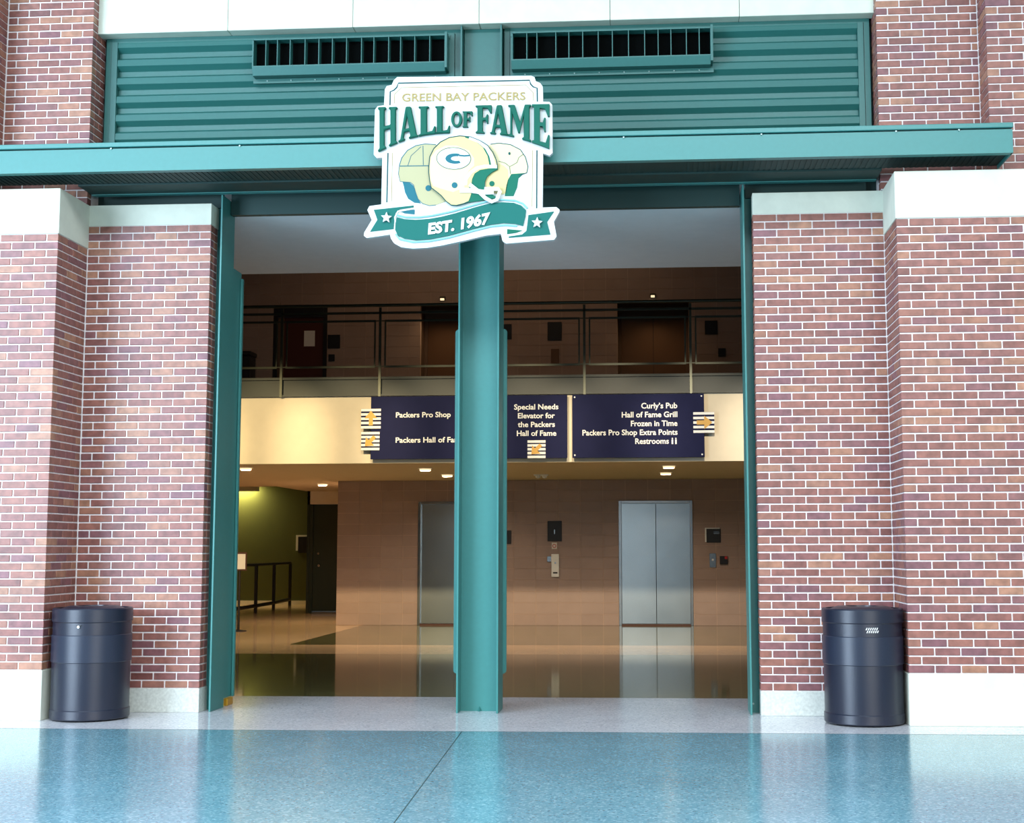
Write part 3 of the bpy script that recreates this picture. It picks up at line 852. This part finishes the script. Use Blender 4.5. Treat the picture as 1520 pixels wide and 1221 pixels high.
# ------------------------------------------------------------------ wall plates in the lobby
def plate(name, x0, x1, z0, z1, m, label, cat, yf=YBK, th=0.02):
    o = MB().box(x0, x1, yf-0.006-th, yf-0.006, z0, z1, 0.003).build(name, m)
    return tag(o, label, cat)
t = thing('wall_sign', (-0.34, YBK-0.01, 1.51), 'black portrait sign on the lobby wall above the call station', 'sign')
MB().box(-0.469, -0.212, YBK-0.026, YBK-0.007, 1.51, 1.876, 0.003).build('panel', M_dark, t)
MB().box(-0.35, -0.335, YBK-0.028, YBK-0.0265, 1.64, 1.72).build('symbol', M_steel_frame, t)
t = thing('wall_notice', (-0.345, YBK-0.01, 1.37), 'small white notice with a red ring below the black portrait sign', 'notice')
MB().box(-0.395, -0.30, YBK-0.012, YBK-0.007, 1.37, 1.485).build('sheet', M_paper, t)
ring = [(-0.348+0.035*math.cos(k*PI/8), 1.425+0.035*math.sin(k*PI/8)) for k in range(16)]
ring2 = [(-0.348+0.024*math.cos(k*PI/8), 1.425+0.024*math.sin(k*PI/8)) for k in range(16)]
MB().prism([ring, ring2], YBK-0.014, YBK-0.0125).build('ring_symbol', M_red, t)
t = thing('call_station', (-0.33, YBK-0.03, 0.87), 'tall white elevator call station on the lobby wall', 'call station')
MB().box(-0.400, -0.262, YBK-0.04, YBK-0.007, 0.868, 1.28, 0.006).build('body', M_white, t)
MB().box(-0.478, -0.402, YBK-0.03, YBK-0.007, 1.14, 1.24, 0.004).build('side_plate', M_steel_frame, t)
MB().box(-0.37, -0.29, YBK-0.043, YBK-0.041, 0.93, 0.955).build('slot', M_dark, t)
MB().tube((-0.33, YBK-0.041, 1.12), (-0.33, YBK-0.048, 1.12), 0.015, 10).build('button', M_steel_frame, t)
t = thing('wall_sign', (2.52, YBK-0.01, 1.48), 'black square room sign with a pale edge right of the elevator', 'sign')
MB().box(2.375, 2.64, YBK-0.016, YBK-0.007, 1.49, 1.745, 0.003).build('back_plate', M_white, t)
MB().box(2.40, 2.655, YBK-0.028, YBK-0.017, 1.479, 1.725, 0.003).build('panel', M_dark, t)
for z_ in (1.66, 1.635):
    MB().box(2.53, 2.63, YBK-0.030, YBK-0.0285, z_, z_+0.012).build('print', M_steel_frame, t)
t = thing('call_plate', (2.5, YBK-0.02, 1.03), 'grey metal call plate right of the elevator', 'call plate')
MB().box(2.449, 2.566, YBK-0.02, YBK-0.007, 1.034, 1.286, 0.003).build('plate', M_steel_frame, t)
MB().tube((2.507, YBK-0.02, 1.17), (2.507, YBK-0.03, 1.17), 0.018, 10).build('button', M_white, t)
t = thing('alarm_box', (2.7, YBK-0.02, 1.09), 'small dark box with a red corner at the right end of the lobby wall', 'alarm box')
MB().box(2.632, 2.772, YBK-0.05, YBK-0.007, 1.093, 1.238, 0.004).build('body', M_dark, t)
MB().box(2.72, 2.765, YBK-0.053, YBK-0.0505, 1.185, 1.23).build('red_label', M_red, t)
plate('wall_sign', -1.30, -1.133, 1.464, 1.708, M_dark, 'black sign on the lobby wall just right of the centre column', 'sign')
t = thing('wall_sign', (-7.26, 22.37, 1.33), 'dark sign with a pale edge on the olive wall', 'sign')
MB().box(-7.50, -7.07, 22.375, 22.395, 1.33, 1.72).build('back_plate', M_white, t)
MB().box(-7.44, -7.05, 22.36, 22.374, 1.28, 1.68).build('panel', M_dark, t)
plate('wall_sign', -0.466, -0.205, 5.19, 5.532, M_dark, 'dark portrait sign on the balcony wall between the elevators', 'sign')
plate('call_plate', -0.404, -0.255, 4.75, 5.03, M_brdoor, 'bronze call plate on the balcony wall between the elevators', 'call plate')
plate('wall_sign', 2.42, 2.65, 5.266, 5.519, M_dark, 'dark square sign on the balcony wall right of the elevator', 'sign')
plate('alarm_box', 2.658, 2.791, 4.854, 5.005, M_dark, 'small dark box on the balcony wall at far right', 'alarm box')
plate('wall_sign', -4.575, -4.342, 5.089, 5.345, M_dark, 'dark square sign beside the red balcony door', 'sign')
plate('switch_plate', -4.556, -4.439, 4.849, 4.977, M_dark, 'small dark plate below the sign beside the red balcony door', 'switch plate')
plate('wall_sign', -1.30, -1.133, 5.22, 5.50, M_dark, 'dark sign on the balcony wall just right of the centre column', 'sign')

# railing of the ramp at the left end of the lobby
r = thing('ramp_railing', (-7.3, 16, 0), 'low black railing in front of the olive wall', 'railing')
pp = [(-7.13, 15.6), (-7.16, 17.85), (-7.23, 19.5), (-7.42, 21.6)]
for (a_, b_) in pp:
    MB().box(a_-0.03, a_+0.03, b_-0.03, b_+0.03, 0, 1.02).build('railing_post', M_iron, r)
for (p, q) in zip(pp, pp[1:]):
    MB().tube((p[0], p[1], 1.04), (q[0], q[1], 1.04), 0.03, 8).build('top_rail', M_iron, r)
    MB().tube((p[0], p[1], 0.16), (q[0], q[1], 0.16), 0.04, 8).build('bottom_rail', M_iron, r)
# notice stand
t = thing('notice_stand', (-5.56, 11.4, 0), 'floor stand with a framed white notice at the left of the lobby', 'sign stand')
MB().lathe([(0.14, 0.0), (0.14, 0.012), (0.03, 0.03)], -5.56, 11.42, 24).build('base', M_iron, t)
MB().tube((-5.56, 11.42, 0.02), (-5.56, 11.42, 1.03), 0.02, 10).build('pole', M_iron, t)
MB().box(-5.70, -5.435, 11.39, 11.41, 1.02, 1.33).build('frame', M_wood, t)
MB().box(-5.68, -5.455, 11.384, 11.389, 1.045, 1.30).build('notice', M_paper, t)

# ------------------------------------------------------------------ recessed ceiling lights
for (x, y, nm) in ((-4.76, 9.0, 'recessed light in the lobby ceiling nearest the left column'), (-4.9, 14.45, 'recessed light in the lobby ceiling in front of the dark service door'), (-2.07, 9.5, 'front one of the two recessed lights left of the centre column'),
                   (-2.0, 11.3, 'rear one of the two recessed lights left of the centre column'), (1.71, 9.17, 'front one of the two recessed lights before the elevator'), (1.67, 11.07, 'rear one of the two recessed lights before the elevator')):
    t = thing('recessed_light', (x, y, ZL), nm, 'ceiling light')
    MB().lathe([(0.078, ZL-0.001), (0.078, ZL-0.036), (0.086, ZL-0.036), (0.090, ZL-0.001)], x, y, 24, False).build('glow_baffle', M_lens, t)  # invented glowing ring, deep enough to block the lamp's reflection in the floor
    MB().lathe([(0.112, ZL-0.001), (0.112, ZL-0.006), (0.093, ZL-0.008), (0.093, ZL-0.001)], x, y, 24, False).build('trim_ring', M_white, t)
    light('recessed_lamp', 'AREA', (x, y, ZL-0.004), 50, (1.0, 0.80, 0.60), (x, y, 0), 0.09)
t = thing('emergency_light', (-0.43, 11.5, ZL), 'twin-lens ceiling unit near the middle of the lobby', 'emergency light')
for s in (-1, 1):
    MB().lathe([(0.0, ZL-0.07), (0.04, ZL-0.055), (0.05, ZL-0.001)], -0.43+s*0.055, 11.5, 14, False).build('lens', M_white, t)
MB().box(-0.55, -0.31, 11.43, 11.57, ZL-0.02, ZL-0.001).build('base', M_white, t)
for x, lab in ((1.475, 'small lamp above the right balcony alcove'), (-2.42, 'small lamp above the left balcony alcove')):
    t = thing('wall_lamp', (x, YBK-0.1, 6.0), lab, 'lamp')
    MB().box(x-0.05, x+0.05, YBK-0.06, YBK-0.007, 5.96, 6.03).build('body', M_rail, t)
    MB().box(x-0.035, x+0.035, YBK-0.10, YBK-0.061, 5.955, 5.99).build('lens', M_lens, t)
    light('alcove_lamp', 'SPOT', (x, YBK-0.16, 5.93), 22, (1.0, 0.7, 0.4), (x, YBK-0.3, 3.9), 0.04, spot=2.3, blend=0.8)
# cove over the olive wall
light('cove_lamp', 'AREA', (-9.0, 22.22, 2.95), 55, (1.0, 0.80, 0.34), (-9.0, 22.3, 0), 0.9, 0.12)
# fill spots without fixtures, added under the entrance soffit to brighten the bulkhead
for k in range(8):
    x = -5.6+1.3*k
    f_ = k/7.0
    light('bulkhead_fill', 'SPOT', (x, 3.6, 4.3), 1000-250*f_, (1.0, 0.74+0.12*f_, 0.36+0.32*f_), (x, 8.05, 2.86), 0.08, spot=0.58, blend=0.8)
light('balcony_fill', 'AREA', (-1.5, 10.8, 7.5), 34, (1.0, 0.62, 0.34), (-1.5, 12.0, 3.9), 6, 1)  # added fill for general warm light up here, no fixture behind it

# ------------------------------------------------------------------ litter bins
def litter_bin(cx, cy, label, emblem):
    R0 = 0.318; H = 0.91
    t = thing('litter_bin', (cx, cy, 0), label, 'litter bin')
    MB().lathe([(0.29, 0.012), (0.30, 0.012), (0.308, 0.03), (R0-0.006, 0.10), (R0-0.004, H-0.10), (R0-0.006, H-0.06), (0.27, H-0.06)], cx, cy, 56).build('body', M_bin, t, True)
    MB().lathe([(R0-0.006, 0.012), (R0, 0.02), (R0, 0.085), (R0-0.008, 0.095)], cx, cy, 56, False).build('base_band', M_bin, t, True)
    MB().lathe([(R0-0.002, H-0.115), (R0+0.004, H-0.108), (R0+0.004, H-0.010), (R0-0.004, H), (R0-0.03, H), (R0-0.03, H-0.05)], cx, cy, 56, False).build('rim', M_bin, t, True)
    MB().lathe([(R0-0.001, 0.47), (R0+0.003, 0.475), (R0+0.003, 0.69), (R0-0.001, 0.695)], cx, cy, 56, False).build('middle_band', M_binlite, t, True)
    # lid: shallow dome with a round opening
    MB().lathe([(R0-0.031, H-0.03), (R0-0.05, H-0.012), (0.20, H+0.014), (0.13, H+0.016), (0.125, H-0.02), (0.12, H-0.10)], cx, cy, 48, False).build('lid', M_bin, t, True)
    MB().lathe([(0.0, H-0.12), (0.124, H-0.12)], cx, cy, 24, False).build('liner', M_dark, t)
    for k in range(4):
        a_ = k*PI/2+0.6
        MB().lathe([(0.018, 0.0), (0.022, 0.012)], cx+0.27*math.cos(a_), cy+0.27*math.sin(a_), 10).build('foot', M_dark, t)
    ry = cy-math.sqrt(max(0, (R0+0.001)**2-0.0))
    if emblem:
        # slanted white bars
        for row in range(2):
            for k in range(6):
                ax = -0.052+k*0.0165+row*0.006
                an = ax/R0-PI/2+0.10
                p0 = Vector((cx+(R0+0.000)*math.cos(an), cy+(R0+0.000)*math.sin(an), 0.728+0.022*(1-row)))
                tx = Vector((-math.sin(an), math.cos(an), 0)); nn = Vector((math.cos(an), math.sin(an), 0))*0.003
                vs = [p0, p0+tx*0.007, p0+tx*0.015+Vector((0, 0, .018)), p0+tx*0.008+Vector((0, 0, .018))]
                if row == 1: vs = [p0+tx*0.0, p0+tx*0.007, p0+tx*0.015+Vector((0, 0, .018)), p0+tx*0.008+Vector((0, 0, .018))]
                vv = [tuple(q) for q in vs]+[tuple(q+nn) for q in vs]
                link_mesh('emblem_bar', vv, [(0, 1, 2, 3), (4, 5, 6, 7), (0, 1, 5, 4), (1, 2, 6, 5), (2, 3, 7, 6), (3, 0, 4, 7)], M_white, t)
    else:
        an = -PI/2+0.05
        p = (cx+(R0-0.004)*math.cos(an), cy+(R0-0.004)*math.sin(an))
        MB().tube((p[0], p[1]+0.005, H-0.145), (p[0], p[1]-0.012, H-0.145), 0.011, 10).build('lock', M_steel_frame, t)
        MB().box(p[0]-0.02, p[0]+0.02, p[1]-0.006, p[1]+0.004, H-0.138, H-0.13).build('hasp', M_dark, t)
    return t

def perforated(name, rgb):
    m = mat(name, rgb, 0.36, 0.0, spec=0.6)
    nt = m.node_tree; n = nt.nodes; l = nt.links
    b = n['Principled BSDF']
    tc = n.new('ShaderNodeTexCoord'); sp = n.new('ShaderNodeSeparateXYZ'); l.new(tc.outputs['Object'], sp.inputs[0])
    at = n.new('ShaderNodeMath'); at.operation = 'ARCTAN2'; l.new(sp.outputs[1], at.inputs[0]); l.new(sp.outputs[0], at.inputs[1])
    def M_(op, a, bval=None):
        q = n.new('ShaderNodeMath'); q.operation = op
        l.new(a, q.inputs[0])
        if bval is not None:
            if isinstance(bval, (int, float)): q.inputs[1].default_value = bval
            else: l.new(bval, q.inputs[1])
        return q.outputs[0]
    u = M_('SINE', M_('MULTIPLY', at.outputs[0], 160.0))
    v_ = M_('SINE', M_('MULTIPLY', sp.outputs[2], 500.0))
    h = M_('GREATER_THAN', M_('MULTIPLY', u, v_), 0.35)
    mx = n.new('ShaderNodeMix'); mx.data_type = 'RGBA'
    mx.inputs[6].default_value = srgb(*rgb); mx.inputs[7].default_value = srgb(6, 7, 10)
    l.new(h, mx.inputs[0]); l.new(mx.outputs[2], b.inputs['Base Color'])
    return m
M_binlite = perforated('perforated_powder_coat', (32, 40, 60))
litter_bin(-3.175, -0.43, 'black round litter bin at the foot of the left pier', False)
litter_bin(3.185, -0.43, 'black round litter bin with white slanted bars by the right pier', True)

# ------------------------------------------------------------------ entrance sign
YSG = -0.95
def sg(u, v):
    """drawing units of the sign artwork -> (x, z) on the sign's plane"""
    x = 520+u/4.07; y = 90+v/4.07
    a = (x-540)/290.0; b = (y-100)/280.0
    X = (-0.831*(1-a)+0.782*a)*(1-b)+(-0.809*(1-a)+0.779*a)*b
    Z = (5.331*(1-a)+5.288*a)*(1-b)+(3.751*(1-a)+3.724*a)*b
    return (X, Z)
def h6(u, v): return sg(325.6+0.5355*u, 407+0.5355*v)
sign = thing('entrance_sign', (0, YSG, 3.85), 'white shield-shaped sign with green arched lettering, helmets and ribbon hung on the canopy', 'sign')
outline = [(285, 100), (1095, 92), (1114, 100), (1122, 125), (1148, 136), (1163, 158), (1165, 250), (1203, 251), (1220, 268), (1222, 560), (1205, 577), (1165, 564),
           (1162, 890), (1245, 887), (1264, 903), (1262, 918), (1230, 975), (1246, 1062), (1232, 1082), (945, 1105), (922, 1090), (912, 1047), (820, 1058), (700, 1086), (560, 1116), (470, 1130), (380, 1135), (310, 1127),
           (265, 1103), (246, 1075), (241, 1052), (100, 1072), (82, 1060), (84, 1040), (130, 965), (103, 905), (116, 882), (188, 872), (194, 590), (160, 592), (142, 572), (150, 300), (166, 278), (205, 272), (210, 175), (222, 155), (252, 148), (264, 120)]
MB().prism([[sg(*p) for p in outline]], YSG, YSG+0.05).build('board', S_white, sign)
for x in (-0.45, 0.45):
    MB().box(x-0.03, x+0.03, YSG+0.051, YF-0.001, 4.58, 4.66).build('bracket', M_green, sign)
LAY = [0]
def flat(name, pts, layer, th, m, parent=None, conv=sg, holes=()):
    y = YSG-0.001*layer
    lp = [[conv(*p) for p in pts]]+[[conv(*p) for p in h] for h in holes]
    return MB().prism(lp, y-th, y-0.0002).build(name, m, parent or sign)
def strip(name, pts, w, layer, th, m, parent=None, conv=sg, closed=False):
    P = [Vector(conv(*p)) for p in pts]
    n = len(P); L = []; R = []
    for i in range(n):
        a = P[(i-1) % n] if (closed or i > 0) else P[i]
        b = P[(i+1) % n] if (closed or i < n-1) else P[i]
        d = (b-a).normalized(); q = Vector((-d.y, d.x))*w/2
        L.append(P[i]+q); R.append(P[i]-q)
    y1 = YSG-0.001*layer-0.0002; y0 = YSG-0.001*layer-th
    mb = MB()
    k = 4
    for i in range(n):
        for (p, y) in ((L[i], y0), (R[i], y0), (R[i], y1), (L[i], y1)):
            mb.v.append((p.x, y, p.y))
    for i in range(n if closed else n-1):
        a = i*4; b = ((i+1) % n)*4
        for j in range(4):
            mb.f.append((a+j, a+(j+1) % 4, b+(j+1) % 4, b+j))
    if not closed:
        mb.f.append((0, 1, 2, 3)); e_ = (n-1)*4; mb.f.append((e_, e_+1, e_+2, e_+3))
    return mb.build(name, m, parent or sign)
def ell(cx, cy, rx, ry, n=28, rot=0, a0=0, a1=2*PI, end=False):
    m_ = n+1 if end else n
    out = []
    for k in range(m_):
        t = a0+(a1-a0)*k/n
        x = rx*math.cos(t); y = ry*math.sin(t)
        out.append((cx+x*math.cos(rot)-y*math.sin(rot), cy+x*math.sin(rot)+y*math.cos(rot)))
    return out
W1 = 0.010; W2 = 0.0045
strip('pinstripe', [(241, 272), (243, 190), (265, 181), (283, 163), (292, 138), (1085, 120), (1090, 142), (1106, 160), (1130, 168), (1131, 250)], W1, 0, 0.003, S_line)
strip('pinstripe', [(229, 562), (222, 860)], W1, 0, 0.003, S_line)
strip('pinstripe', [(1129, 546), (1127, 895)], W1, 0, 0.003, S_line)
strip('pinstripe', [(267, 262), (269, 205), (310, 165), (1062, 148), (1106, 195), (1108, 245)], W2, 0, 0.003, S_tan)
strip('pinstripe', [(256, 560), (250, 855)], W2, 0, 0.003, S_tan)
strip('pinstripe', [(1103, 545), (1099, 885)], W2, 0, 0.003, S_tan)
def gbp(u, v):
    U = 315+745*u; base = 250-10*u
    return sg(U, base-48*v)
lettering('letter', 'GREEN BAY PACKERS', gbp, YSG, 0.006, S_tan, sign, 0.012, 0.0)
# arched letters
G = {}
G['H'] = [[(0, 0), (.42, 0), (.42, .04), (.34, .07), (.34, .45), (.64, .45), (.64, .07), (.56, .04), (.56, 0), (1, 0), (1, .04), (.92, .07), (.92, .93), (1, .96), (1, 1), (.56, 1), (.56, .96), (.64, .93), (.64, .54), (.34, .54), (.34, .93), (.42, .96), (.42, 1), (0, 1), (0, .96), (.08, .93), (.08, .07), (0, .04)]]
G['A'] = [[(0, 0), (.34, 0), (.34, .04), (.27, .07), (.32, .24), (.58, .24), (.62, .07), (.54, .04), (.54, 0), (1.04, 0), (1.04, .04), (.96, .07), (.66, 1), (.38, 1), (.1, .07), (0, .04)], [(.35, .33), (.56, .33), (.455, .72)]]
G['L'] = [[(0, 0), (1, 0), (1, .27), (.93, .29), (.82, .12), (.5, .09), (.5, .93), (.62, .96), (.62, 1), (0, 1), (0, .96), (.12, .93), (.12, .07), (0, .04)]]
G['F'] = [[(0, 0), (.56, 0), (.56, .04), (.45, .07), (.45, .46), (.62, .47), (.7, .36), (.78, .36), (.78, .68), (.7, .68), (.62, .56), (.45, .56), (.45, .91), (.74, .89), (.9, .72), (1, .73), (1, 1), (0, 1), (0, .96), (.12, .93), (.12, .07), (0, .04)]]
G['E'] = [[(0, 0), (.98, 0), (1, .3), (.92, .3), (.78, .1), (.45, .09), (.45, .46), (.62, .47), (.7, .36), (.78, .36), (.78, .68), (.7, .68), (.62, .56), (.45, .56), (.45, .91), (.74, .89), (.9, .72), (1, .73), (1, 1), (0, 1), (0, .96), (.12, .93), (.12, .07), (0, .04)]]
G['M'] = [[(0, 0), (.26, 0), (.26, .04), (.18, .07), (.18, .74), (.43, .16), (.5, .16), (.68, .7), (.68, .07), (.6, .04), (.6, 0), (1, 0), (1, .04), (.93, .07), (.93, .93), (1, .96), (1, 1), (.72, 1), (.52, .5), (.29, 1), (0, 1), (0, .96), (.09, .93), (.09, .07), (0, .04)]]
G['O'] = [[(p[0], p[1]) for p in ell(.5, .5, .5, .5, 20)], ell(.5, .5, .24, .36, 16)]
arc = [(150, 575), (175, 560), (240, 528), (300, 502), (370, 478), (450, 460), (530, 450), (610, 446), (700, 445), (780, 447), (860, 451), (940, 460), (1000, 472), (1080, 496), (1150, 520), (1215, 545)]
def bot(u):
    for (a, b), (c, d_) in zip(arc, arc[1:]):
        if a <= u <= c: return b+(d_-b)*(u-a)/(c-a)
    return arc[-1][1]
def top(u): return 290-(u-175)*18/1030.0
def subdiv(lp):
    out = []
    for a, b in zip(lp, lp[1:]+lp[:1]):
        n = max(1, int(abs(b[0]-a[0])/0.2))
        for k in range(n): out.append((a[0]+(b[0]-a[0])*k/n, a[1]+(b[1]-a[1])*k/n))
    return out
for ch, a, b, mode in (('H', 172, 290, 0), ('A', 296, 412, 0), ('L', 418, 520, 0), ('L', 518, 608, 0), ('O', 615, 682, 1), ('F', 684, 744, 1), ('F', 762, 860, 0), ('A', 848, 958, 0), ('M', 958, 1096, 0), ('E', 1100, 1206, 0)):
    loops = []
    for lp in G[ch]:
        q = []
        for (x, y) in subdiv(lp):
            u = a+(b-a)*x
            t0, b0 = (top(u), bot(u)) if mode == 0 else (316, 411)
            if mode == 0 and b0 > 470:      # the outer letters lean in towards their feet
                pass
            q.append(sg(u, b0+(t0-b0)*y))
        loops.append(q)
    lo_ = MB().prism(loops, YSG-0.034, YSG-0.0005).build('letter', S_green, sign)
    bv = lo_.modifiers.new('bevel', 'BEVEL'); bv.width = 0.007; bv.segments = 1; bv.limit_method = 'ANGLE'; bv.angle_limit = 1.2; bv.use_clamp_overlap = True
# rear left helmet
hl = flat('old_helmet', [(298, 640), (313, 592), (348, 547), (400, 518), (455, 508), (520, 512), (560, 540), (600, 640), (590, 850), (560, 862), (520, 876), (480, 880), (440, 868), (412, 840), (396, 795), (385, 755), (365, 740), (303, 735), (293, 690)], 0, 0.004, S_cream2)
flat('helmet_lining', [(318, 738), (362, 742), (383, 760), (396, 800), (414, 845), (430, 866), (390, 862), (352, 838), (333, 800), (326, 765)], 0, 0.0035, S_blue, hl)
strip('outline', [(298, 640), (313, 592), (348, 547), (400, 518), (455, 508), (520, 512)], 0.006, 4, 0.002, S_blue, hl)
strip('outline', [(298, 642), (293, 690), (303, 735), (365, 740), (385, 755), (396, 795), (412, 840), (440, 868), (480, 880), (520, 876)], 0.004, 4, 0.002, S_blue, hl)
strip('outline', [(300, 642), (480, 640)], 0.007, 4, 0.002, S_blue, hl)
strip('outline', [(350, 640), (370, 580), (430, 525)], 0.004, 4, 0.002, S_blue, hl)
strip('outline', [(444, 636), (442, 520)], 0.005, 4, 0.002, S_blue, hl)
flat('ear_hole', ell(475, 775, 18, 18, 16), 4, 0.002, S_blue, hl)
# rear right helmet
hr = flat('old_helmet', [(820, 520), (900, 503), (970, 512), (1030, 543), (1060, 588), (1075, 645), (1068, 682), (975, 692), (952, 735), (938, 810), (900, 815), (820, 780)], 0, 0.004, S_pale)
flat('helmet_lining', [(975, 690), (1052, 684), (1018, 715), (1010, 770), (988, 822), (936, 822), (946, 760), (955, 725)], 0, 0.005, S_deep, hr)
flat('jaw_panel', [(820, 625), (880, 620), (930, 640), (955, 665), (958, 720), (942, 805), (900, 812), (820, 780)], 4, 0.001, S_cream, hr)
strip('outline', [(850, 510), (900, 503), (970, 512), (1030, 543), (1060, 588), (1075, 645), (1068, 682), (1018, 700)], 0.006, 4, 0.002, S_line, hr)
strip('outline', [(900, 612), (940, 625), (965, 645), (985, 635), (1010, 620), (1020, 590), (1048, 570)], 0.003, 5, 0.002, S_line, hr)
strip('outline', [(965, 645), (970, 690)], 0.003, 5, 0.002, S_line, hr)
flat('ear_hole', ell(859, 748, 16, 16, 16), 6, 0.002, S_deep, hr)
flat('vent_hole', ell(964, 566, 7, 9, 10), 5, 0.002, S_line, hr)
# middle helmet, raised
hm = flat('helmet', [(290, 440), (300, 340), (345, 250), (420, 175), (520, 125), (640, 106), (760, 118), (860, 158), (950, 215), (1010, 290), (1045, 370), (1062, 440), (1064, 480), (1000, 512), (945, 560), (918, 620), (916, 700), (1000, 760), (1060, 800), (960, 818), (860, 835), (735, 852), (680, 868), (600, 890), (540, 885), (480, 840), (430, 780), (370, 730), (315, 690), (300, 620), (288, 520)], 5, 0.018, S_deep, None, h6)
flat('shell', [(294, 440), (304, 342), (349, 254), (424, 180), (522, 130), (640, 112), (758, 123), (856, 163), (945, 220), (1004, 292), (1039, 372), (1055, 440), (1056, 470), (960, 474), (865, 490), (805, 530), (776, 590), (768, 645), (742, 690), (768, 750), (752, 800), (735, 838), (680, 862), (600, 882), (542, 878), (484, 835), (434, 775), (374, 726), (320, 686), (304, 620), (293, 520)], 23, 0.003, S_cream, hm, h6)
flat('shell_highlight', [(300, 450), (312, 350), (370, 270), (480, 215), (600, 215), (740, 270), (800, 360), (800, 440), (740, 500), (700, 600), (690, 690), (560, 740), (420, 700), (340, 670), (306, 600)], 26, 0.001, S_pale, hm, h6)
strip('stripe', [(700, 116), (815, 152), (905, 230), (960, 330), (980, 436)], 0.014, 26, 0.002, S_deep, hm, h6)
strip('stripe', [(745, 124), (850, 165), (940, 240), (990, 330), (1018, 438)], 0.030, 26, 0.0025, S_white, hm, h6)
strip('outline', [(290, 440), (300, 340), (345, 250), (420, 175), (520, 125), (640, 106), (760, 118), (860, 158), (950, 215), (1010, 290), (1045, 370), (1062, 440)], 0.006, 26, 0.003, S_line, hm, h6)
strip('outline', [(288, 440), (288, 520), (300, 620), (315, 690), (370, 730), (430, 780), (480, 840), (540, 885), (600, 890), (680, 868), (735, 850)], 0.006, 26, 0.003, S_line, hm, h6)
strip('brim', [(700, 660), (710, 590), (760, 520), (830, 470), (920, 450), (1055, 455)], 0.026, 26, 0.003, S_white, hm, h6)
lg = flat('logo_oval', ell(570, 362, 192, 122, 36, 0.03), 26, 0.003, S_white, hm, h6)
strip('logo_outline', ell(570, 362, 192, 122, 36, 0.03), 0.004, 29, 0.002, S_line, hm, h6, True)
flat('letter_g', ell(585, 364, 108, 58, 24, 0, -0.34*PI, -1.70*PI, True)+ell(600, 364, 62, 27, 20, 0, -1.66*PI, -0.40*PI, True), 29, 0.003, S_blue, hm, h6)
strip('letter_g', [(630, 328), (690, 334), (750, 328)], 0.012, 29, 0.0032, S_blue, hm, h6)
flat('ear_hole', ell(580, 662, 33, 33, 18), 27, 0.003, S_blue, hm, h6)
strip('face_mask', [(750, 655), (840, 725), (930, 810), (1000, 848), (1055, 825), (1090, 735), (1072, 706), (915, 706)], 0.030, 27, 0.008, S_white, hm, h6)
strip('face_mask', [(640, 722), (770, 722), (900, 742), (1020, 738)], 0.040, 27, 0.007, S_white, hm, h6)
# ribbon
rb = flat('ribbon', [(285, 950), (330, 962), (400, 966), (480, 960), (560, 946), (640, 926), (760, 890), (850, 866), (920, 860), (990, 864), (1035, 880), (1064, 908), (1060, 945), (1046, 1002), (1000, 990), (930, 985), (850, 995), (740, 1022), (600, 1060), (480, 1083), (400, 1088), (330, 1078), (290, 1058), (274, 1025), (276, 985)], 0, 0.012, S_teal)
strip('ribbon_edge', [(288, 938), (340, 950), (420, 950), (500, 940), (620, 915), (760, 874), (850, 850), (930, 845), (1000, 850), (1045, 868), (1072, 896)], 0.012, 0, 0.013, S_edge, rb)
strip('ribbon_edge', [(276, 1050), (300, 1080), (380, 1098), (480, 1093), (600, 1071), (740, 1032), (850, 1005), (940, 996), (1010, 1002)], 0.012, 0, 0.013, S_edge, rb)
flat('ribbon_tail', [(143, 905), (385, 879), (385, 890), (300, 903), (276, 922), (268, 960), (263, 1020), (120, 1036), (165, 965)], 0, 0.006, S_teal)
flat('ribbon_tail', [(1078, 936), (1232, 914), (1190, 977), (1210, 1052), (960, 1072), (960, 1064), (1040, 1052), (1066, 1030), (1072, 985)], 0, 0.006, S_teal)
flat('ribbon_fold', [(308, 916), (391, 904), (391, 932), (330, 926)], 0, 0.005, S_blue)
flat('ribbon_fold', [(950, 1020), (1042, 1028), (1005, 1042), (950, 1050)], 0, 0.005, S_deep)
strip('ribbon_edge', [(280, 1020), (272, 950), (290, 915), (385, 898)], 0.012, 0, 0.010, S_white)
def est(u, v):
    U = 474+372*u
    base = 1052-66*u-10*math.sin(u*PI)*(-0.5)
    return sg(U+14*v*0.3, base-62*v)
lettering('letter', 'EST. 1967', est, YSG-0.012, 0.010, S_white, sign, 0.045, -0.02)
for cx, cy in ((222, 955), (1131, 985)):
    st_ = []
    for k in range(10):
        r_ = 34 if k % 2 == 0 else 15
        t_ = -PI/2+k*PI/5+0.05
        st_.append((cx+r_*math.cos(t_), cy+r_*math.sin(t_)))
    flat('star', st_, 6, 0.022, S_white)

# groups of look-alike things
GR = {'recessed_light': 'recessed lights in the lobby ceiling', 'litter_bin': 'black litter bins beside the piers', 'steel_column': 'green steel columns of the entrance',
      'directory_sign': 'directory signs on the bulkhead', 'vent_box': 'slotted vent boxes above the canopy', 'metal_wall_panel': 'ribbed green wall panels', 'wall_lamp': 'lamps above the balcony alcoves'}
for o in bpy.data.objects:
    k = o.name.split('.')[0]
    if k in GR and not o.parent: o['group'] = GR[k]
